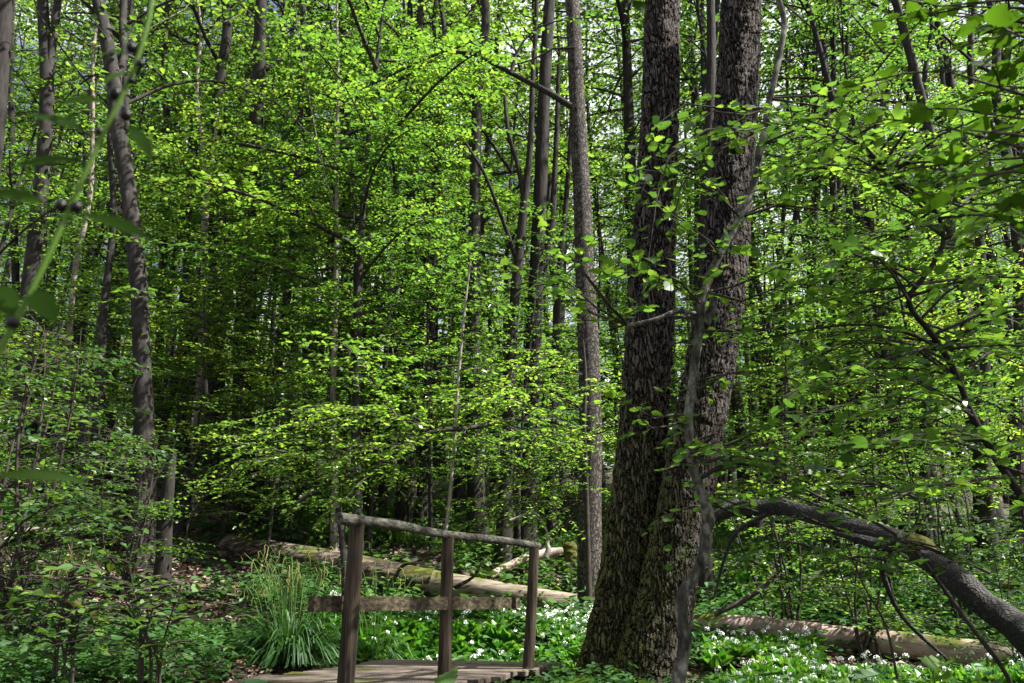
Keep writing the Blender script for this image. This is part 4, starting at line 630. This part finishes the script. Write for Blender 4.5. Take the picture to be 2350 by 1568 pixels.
low = [[(1335, 985, 9.9), (1240, 962, 9.6), (1150, 968, 9.3), (1070, 985, 9.1), (1000, 988, 9.0), (930, 975, 8.9)], [(1010, 985, 9.0), (950, 1020, 8.9), (880, 1052, 8.8), (800, 1050, 8.7), (700, 1062, 8.7), (600, 1080, 8.6), (520, 1110, 8.5), (440, 1135, 8.5)], [(950, 1020, 8.9), (860, 1075, 8.7), (770, 1110, 8.6), (700, 1140, 8.5), (655, 1180, 8.5)],
       [(1335, 940, 9.9), (1250, 900, 9.7), (1150, 890, 9.5), (1040, 900, 9.3), (930, 880, 9.2)], [(1345, 900, 9.9), (1400, 860, 9.5), (1440, 850, 9.3)], [(1335, 860, 10), (1260, 810, 9.7), (1180, 800, 9.5), (1110, 810, 9.4)], [(1150, 968, 9.3), (1200, 1000, 9.1), (1280, 1020, 9.0), (1380, 1000, 9.0)], [(1070, 985, 9.1), (1100, 1040, 8.8), (1160, 1060, 8.7), (1200, 1050, 8.7)],
       [(1000, 988, 9.0), (900, 960, 8.7), (800, 960, 8.5), (700, 965, 8.4), (600, 990, 8.3)], [(900, 960, 8.7), (820, 940, 8.6), (740, 945, 8.6)], [(700, 1062, 8.7), (640, 1030, 8.5), (560, 1040, 8.4)], [(1335, 1010, 9.9), (1290, 1080, 9.6), (1210, 1090, 9.4), (1140, 1060, 9.2)], [(880, 1052, 8.8), (830, 1100, 8.7), (760, 1150, 8.6), (740, 1190, 8.6)], [(800, 1050, 8.7), (720, 1010, 8.5), (650, 1010, 8.4), (580, 1020, 8.4)],
       [(1335, 1090, 9.9), (1240, 1130, 9.6), (1150, 1150, 9.4), (1080, 1170, 9.3)], [(930, 975, 8.9), (870, 900, 8.8), (850, 850, 8.8)], [(1350, 1000, 9.9), (1410, 940, 9.5), (1430, 900, 9.3)], [(1240, 962, 9.6), (1180, 930, 9.3), (1100, 925, 9.1), (1020, 930, 9.0)], [(1335, 1150, 9.9), (1240, 1190, 9.8), (1180, 1200, 9.7), (1100, 1240, 9.6)], [(1345, 1040, 9.9), (1300, 1010, 9.6), (1230, 1030, 9.3)]]
rl = sapling('low_hornbeam', 'low hornbeam whose sunlit flat sprays spread left in front of the scaly trunk', [(1352, 1385, 14, 10.5), (1348, 1250, 13, 10.5), (1344, 1100, 12, 10.4), (1340, 980, 11, 10.2), (1344, 860, 7, 10.2), (1338, 780, 4, 10.2)], low, 'twig', 'lime', .062, TM, tw=.10, tl=.62, sp=.032, jn=.27, dense=2,
  extra=[[(1335, 985, 12, 9.9), (1240, 962, 13, 9.6), (1150, 968, 13, 9.3), (1070, 985, 12, 9.1), (1000, 988, 11, 9.0), (930, 1025, 9, 8.85), (860, 1072, 8, 8.7), (780, 1100, 5, 8.6)], [(560, 1055, 3, 8.4), (520, 1095, 5, 8.4), (460, 1150, 5, 8.4), (432, 1200, 4, 8.4), (428, 1260, 2, 8.4)], [(720, 1122, 9, 8.5), (695, 1145, 9, 8.5), (668, 1172, 5, 8.5)]])
bl_ = []
for i in range(15):
    y = R2.uniform(-60, 520); x = 2560 + R2.uniform(-20, 60); bl_.append([(x, y + 60, 2.1), (x - 140, y + 20, 2.0), (x - R2.uniform(200, 420), y + R2.uniform(-60, 60), R2.uniform(1.6, 2.3))])
sapling('young_lime_tree', 'blurred dark leafy branches reaching in at the upper right corner', [(2640, 1900, 40, 2.2), (2620, 1200, 36, 2.15), (2600, 600, 28, 2.1), (2570, 200, 20, 2.1), (2560, -100, 14, 2.1)], bl_, 'trunk_dark', 'fg', .05)  # darker leaf colour stands in for the shade in this corner
# young shoots at lower left
for lab, a0, Y, hp in (('leafy young hazel shoots in the herbs at lower left', 320, 5.4, 1290), ('small leafy shoots left of the hazel shoots at lower left', 120, 5.0, 1300), ('low leafy shoots at the foot of the left bank', 60, 6.2, 1240)):
    bo = []; st = []
    for i in range(7):
        x0 = a0 + R2.uniform(-30, 50); x1 = x0 + R2.uniform(-60, 60); yt = hp + R2.uniform(-10, 130); st.append([(x0, 1620, 6, Y), (x0 + 5, 1500, 5, Y), (x1, yt, 3, Y)])
        for t in (.35, .6, .8, 1): bx = x0 + (x1 - x0) * t; by = 1560 + (yt - 1560) * t; s = R2.choice([-1, 1]); bo.append([(bx, by, Y), (bx + 35 * s, by - 14, Y - .05), (bx + 70 * s, by - 8, Y + R2.uniform(-.15, .15))])
    sapling('hazel_shoots', lab, st[0], bo, 'twig', 'herb', .075, TM, 'shrub', tw=.09, tl=.2, sp=.05, extra=st[1:])
# trumpet of big leaves at the lower edge
for i, (a, b, Y, s) in enumerate([(1000, 1575, 3.6, .12), (1290, 1570, 3.5, .13), (1740, 1555, 3.6, .13), (1960, 1560, 3.7, .12), (2140, 1540, 3.9, .13), (560, 1575, 3.6, .1), (1420, 1590, 3.4, .10)]):
    c = P(a, b, Y); z0 = g(c[0], c[1]); root = empty('broad_leaved_plant', (c[0], c[1], z0), ['broad-leaved plant in front of the middle bridge post', 'broad-leaved plant with bluish leaves before the right bridge post', 'toothed plant right of the twisted stem foot', 'tall toothed plant before the pinkish log', 'broad-leaved plant between the pinkish log and the lower right corner', 'small broad-leaved plant at the left edge of the deck', 'small plant at the foot of the left furrowed oak'][i], 'plant', 'big-leaved plants along the near edge')
    sb, lb = MB(), MB(); n = 9; ang = np.arange(n) * 2.4 + R2.random(); h = np.linspace(.5, 1, n); H = c[2] - z0; base = np.array([c[0], c[1], z0 - .03]); tube(sb, resample(np.array([base, base + [.02, 0, H * .5], [c[0], c[1], c[2]]]), 8)[0], .004, 5)
    pos = np.array([[c[0], c[1], z0 + H * k] for k in h]); d = np.stack([np.cos(ang), np.sin(ang), R2.uniform(-.1, .4, n)], 1); leaves(lb, pos + d * .02, d, np.array([0, 0, 1.]) + R2.normal(0, .2, (n, 3)), np.full(n, s) * R2.uniform(.7, 1.3, n), (TB[0] * [1.3, .8, 1], TB[1]), R2)
    sb.obj('stem', M['stalk'], root, (c[0], c[1], z0)); lb.obj('leaves', M['herb'], root, (c[0], c[1], z0))
# ------------------------------------------------------------------ sedge clumps
def sedge(label, a, b, Y, nb, Lb, ns, hs, spreadr=.25):
    r = np.random.default_rng(int(a)); c = P(a, b, Y); c[2] = g(c[0], c[1]); root = empty('sedge_clump', c, label, 'sedge', 'pendulous sedge clumps'); bb, sb, pb = MB(), MB(), MB(); n = 8
    for i in range(nb):
        az = r.uniform(0, 6.28); L = Lb * r.uniform(.5, 1.15); up = r.uniform(.7, 1.5); s = np.linspace(0, 1, n); o = c + np.array([math.cos(az), math.sin(az), 0]) * r.uniform(0, spreadr * .5); out = np.array([math.cos(az), math.sin(az), 0]); k = r.uniform(.35, 1.1)
        pth = o + out * (L * k * s ** 1.2)[:, None] * .8 + np.array([0, 0, 1]) * (L * (up * s - (.55 + k * .75) * s ** 2.2))[:, None]; pth[:, 2] = np.maximum(pth[:, 2], c[2] + .02); lat = np.array([-math.sin(az), math.cos(az), 0]) + r.normal(0, .25, 3); w = .0075 * (1 - s ** 3) + .0008
        V = np.stack([pth - lat * w[:, None], pth + lat * w[:, None]], 1).reshape(-1, 3); F = [[2 * j, 2 * j + 1, 2 * j + 3, 2 * j + 2] for j in range(n - 1)]; bb.add(V, F, np.full(len(V), r.random()))
    for i in range(ns):
        az = r.uniform(0, 6.28); H = hs * r.uniform(.7, 1.1); k = r.uniform(.1, .45); s = np.linspace(0, 1, 8); out = np.array([math.cos(az), math.sin(az), 0]); o = c + out * r.uniform(0, spreadr * .6)
        pth = o + out * (H * k * s ** 2)[:, None] + np.array([0, 0, 1]) * (H * (1.15 * s - .16 * s ** 6))[:, None]; sb = MB(); tube(sb, pth, .0026, 4, cap=False); sb.obj('stalk', M['stalk'], root, c)
        for j in range(r.integers(1, 3)):
            pb = MB(); p0 = pth[-1 - j]; q = p0 + out * .03 * np.array([[0], [.7], [1], [1.05]]) + np.array([[0, 0, 0], [0, 0, -.01], [0, 0, -.05], [0, 0, -.11]]) * r.uniform(.6, 1.2) + r.normal(0, .008, (4, 3)); tube(pb, q, [.002, .003, .0036, .002], 5); pb.obj('flower_spike', M['yellow'], root, c)
    bb.obj('blades', M['sedge'], root, c)
sedge('largest drooping sedge clump left of the handrail post', 668, 1505, 7.2, 620, .66, 34, .85, .4)
sedge('sedge clump behind the left bridge post', 862, 1490, 8.3, 200, .5, 22, .85)
sedge('sedge clump with yellow spikes at the far lower left', 60, 1480, 7.0, 130, .4, 40, .62)
sedge('small sedge tuft in front of the long fallen log', 640, 1440, 7.6, 120, .4, 26, .7)
sedge('grassy sedge tuft right of the twisted stem', 1990, 1560, 6.2, 110, .3, 0, .4)
# ------------------------------------------------------------------ near stem with bulbils at the left
def vine():
    Yd = .68; pts = [(-110, 1020), (-40, 880), (0, 800), (35, 740), (100, 610), (160, 480), (215, 355), (265, 250), (305, 165), (330, 90), (350, 0), (356, -60)]; w = [np.array([-.55, .55, 0]), np.array([-.52, .6, .6])] + [P(a, b, Yd) for a, b in pts]; q, _ = resample(np.array(w), 80); L = np.array([-.55, .55, 0.])
    root = empty('bulbil_lily', L, 'out-of-focus green stem with narrow leaves and black bulbils at the left', 'plant'); mb = MB(); tube(mb, q, np.linspace(.0045, .0022, 80), 10); mb.obj('stem', M['green_stem'], root, L)
    ls_ = [((302, 165), (239, 191), 30), ((239, 232), (137, 239), 26), ((197, 302), (63, 264), 25), ((292, 288), (351, 369), 28), ((175, 368), (25, 384), 28), ((100, 468), (-30, 444), 34), ((185, 490), (350, 552), 28), ((290, 123), (228, 127), 20), ((60, 668), (132, 740), 44), ((35, 735), (-10, 655), 46), ((-30, 1094), (205, 1108), 24), ((-60, 700), (-10, 760), 60)]
    for (b, t, w_) in ls_:
        k = min(pts, key=lambda p: (p[0] - b[0]) ** 2 + (p[1] - b[1]) ** 2); B, T_ = P(*b, Yd), P(*t, Yd + ro.uniform(-.06, .08)); n = 12; s = np.linspace(0, 1, n); c = B + (T_ - B) * s[:, None] + np.array([0, 0, 1]) * (.004 * np.sin(s * 3.1))[:, None]
        i = np.argmin(np.linalg.norm(q - B, axis=1)); d = nrm(T_ - B); up = nrm(np.array([0, -.93, .36]) - d * np.dot([0, -.93, .36], d)); lat = np.cross(d, up); hw = (w_ / 2 * Yd / FP) * 1.25 * np.sin(np.pi * np.clip(s, .02, .99)) ** .8
        V = np.stack([c - lat * hw[:, None], c - up * .001, c + lat * hw[:, None]], 1).reshape(-1, 3); V = np.vstack([V]); F = [[3 * j + a, 3 * j + a + 1, 3 * j + a + 4, 3 * j + a + 3] for j in range(n - 1) for a in (0, 1)]
        mb = MB(); mb.add(V, F, np.full(len(V), ro.random()), True); tube(mb, np.array([q[i], (q[i] + B) / 2 + [0, 0, .001], B]), .0008, 4); mb.obj('leaf', M['fg'], root, L)
    for a, b, r_ in ((302, 110, 11), (323, 147, 9), (263, 216, 13), (288, 265, 12), (228, 303, 9), (140, 473, 12), (175, 476, 11), (30, 742, 12), (303, 186, 8)):
        c = P(a, b, Yd); rr = 1.25 * r_ * Yd / FP; mb = MB(); s = np.linspace(0, math.pi, 10); i = np.argmin(np.linalg.norm(q - c, axis=1)); tube(mb, c + np.array([0, 0, 1]) * (rr * np.cos(s))[:, None] * 1.1, np.maximum(rr * 1.1 * np.sin(s), .0001), 14, .04, ro); mb.obj('bulbil', M['berry'], root, L)
vine()
def hanging():
    L = P(1560, -120, .95); root = empty('hanging_twig', L, 'blurred dark green leaf cluster hanging into the photo at the top centre', 'twig'); mb = MB(); tube(mb, np.array([P(1760, -420, 1.0), L, P(1480, -20, .93), P(1440, 10, .92)]), [.004, .003, .002, .0012], 6); mb.obj('stem', M['twig'], root, L); lb = MB()
    p = np.array([P(1490, -8, .93), P(1480, -15, .93), P(1462, 0, .93), P(1500, -40, .94)]); d = np.array([P(1415, -8, .93), P(1440, -60, .93), P(1480, 40, .93), P(1560, -60, .94)]) - p
    leaves(lb, p, d, np.array([[0, -.7, .7]] * 4), np.array([.035, .04, .02, .03]), TB, ro); lb.obj('leaves', M['fg'], root, L)
hanging()
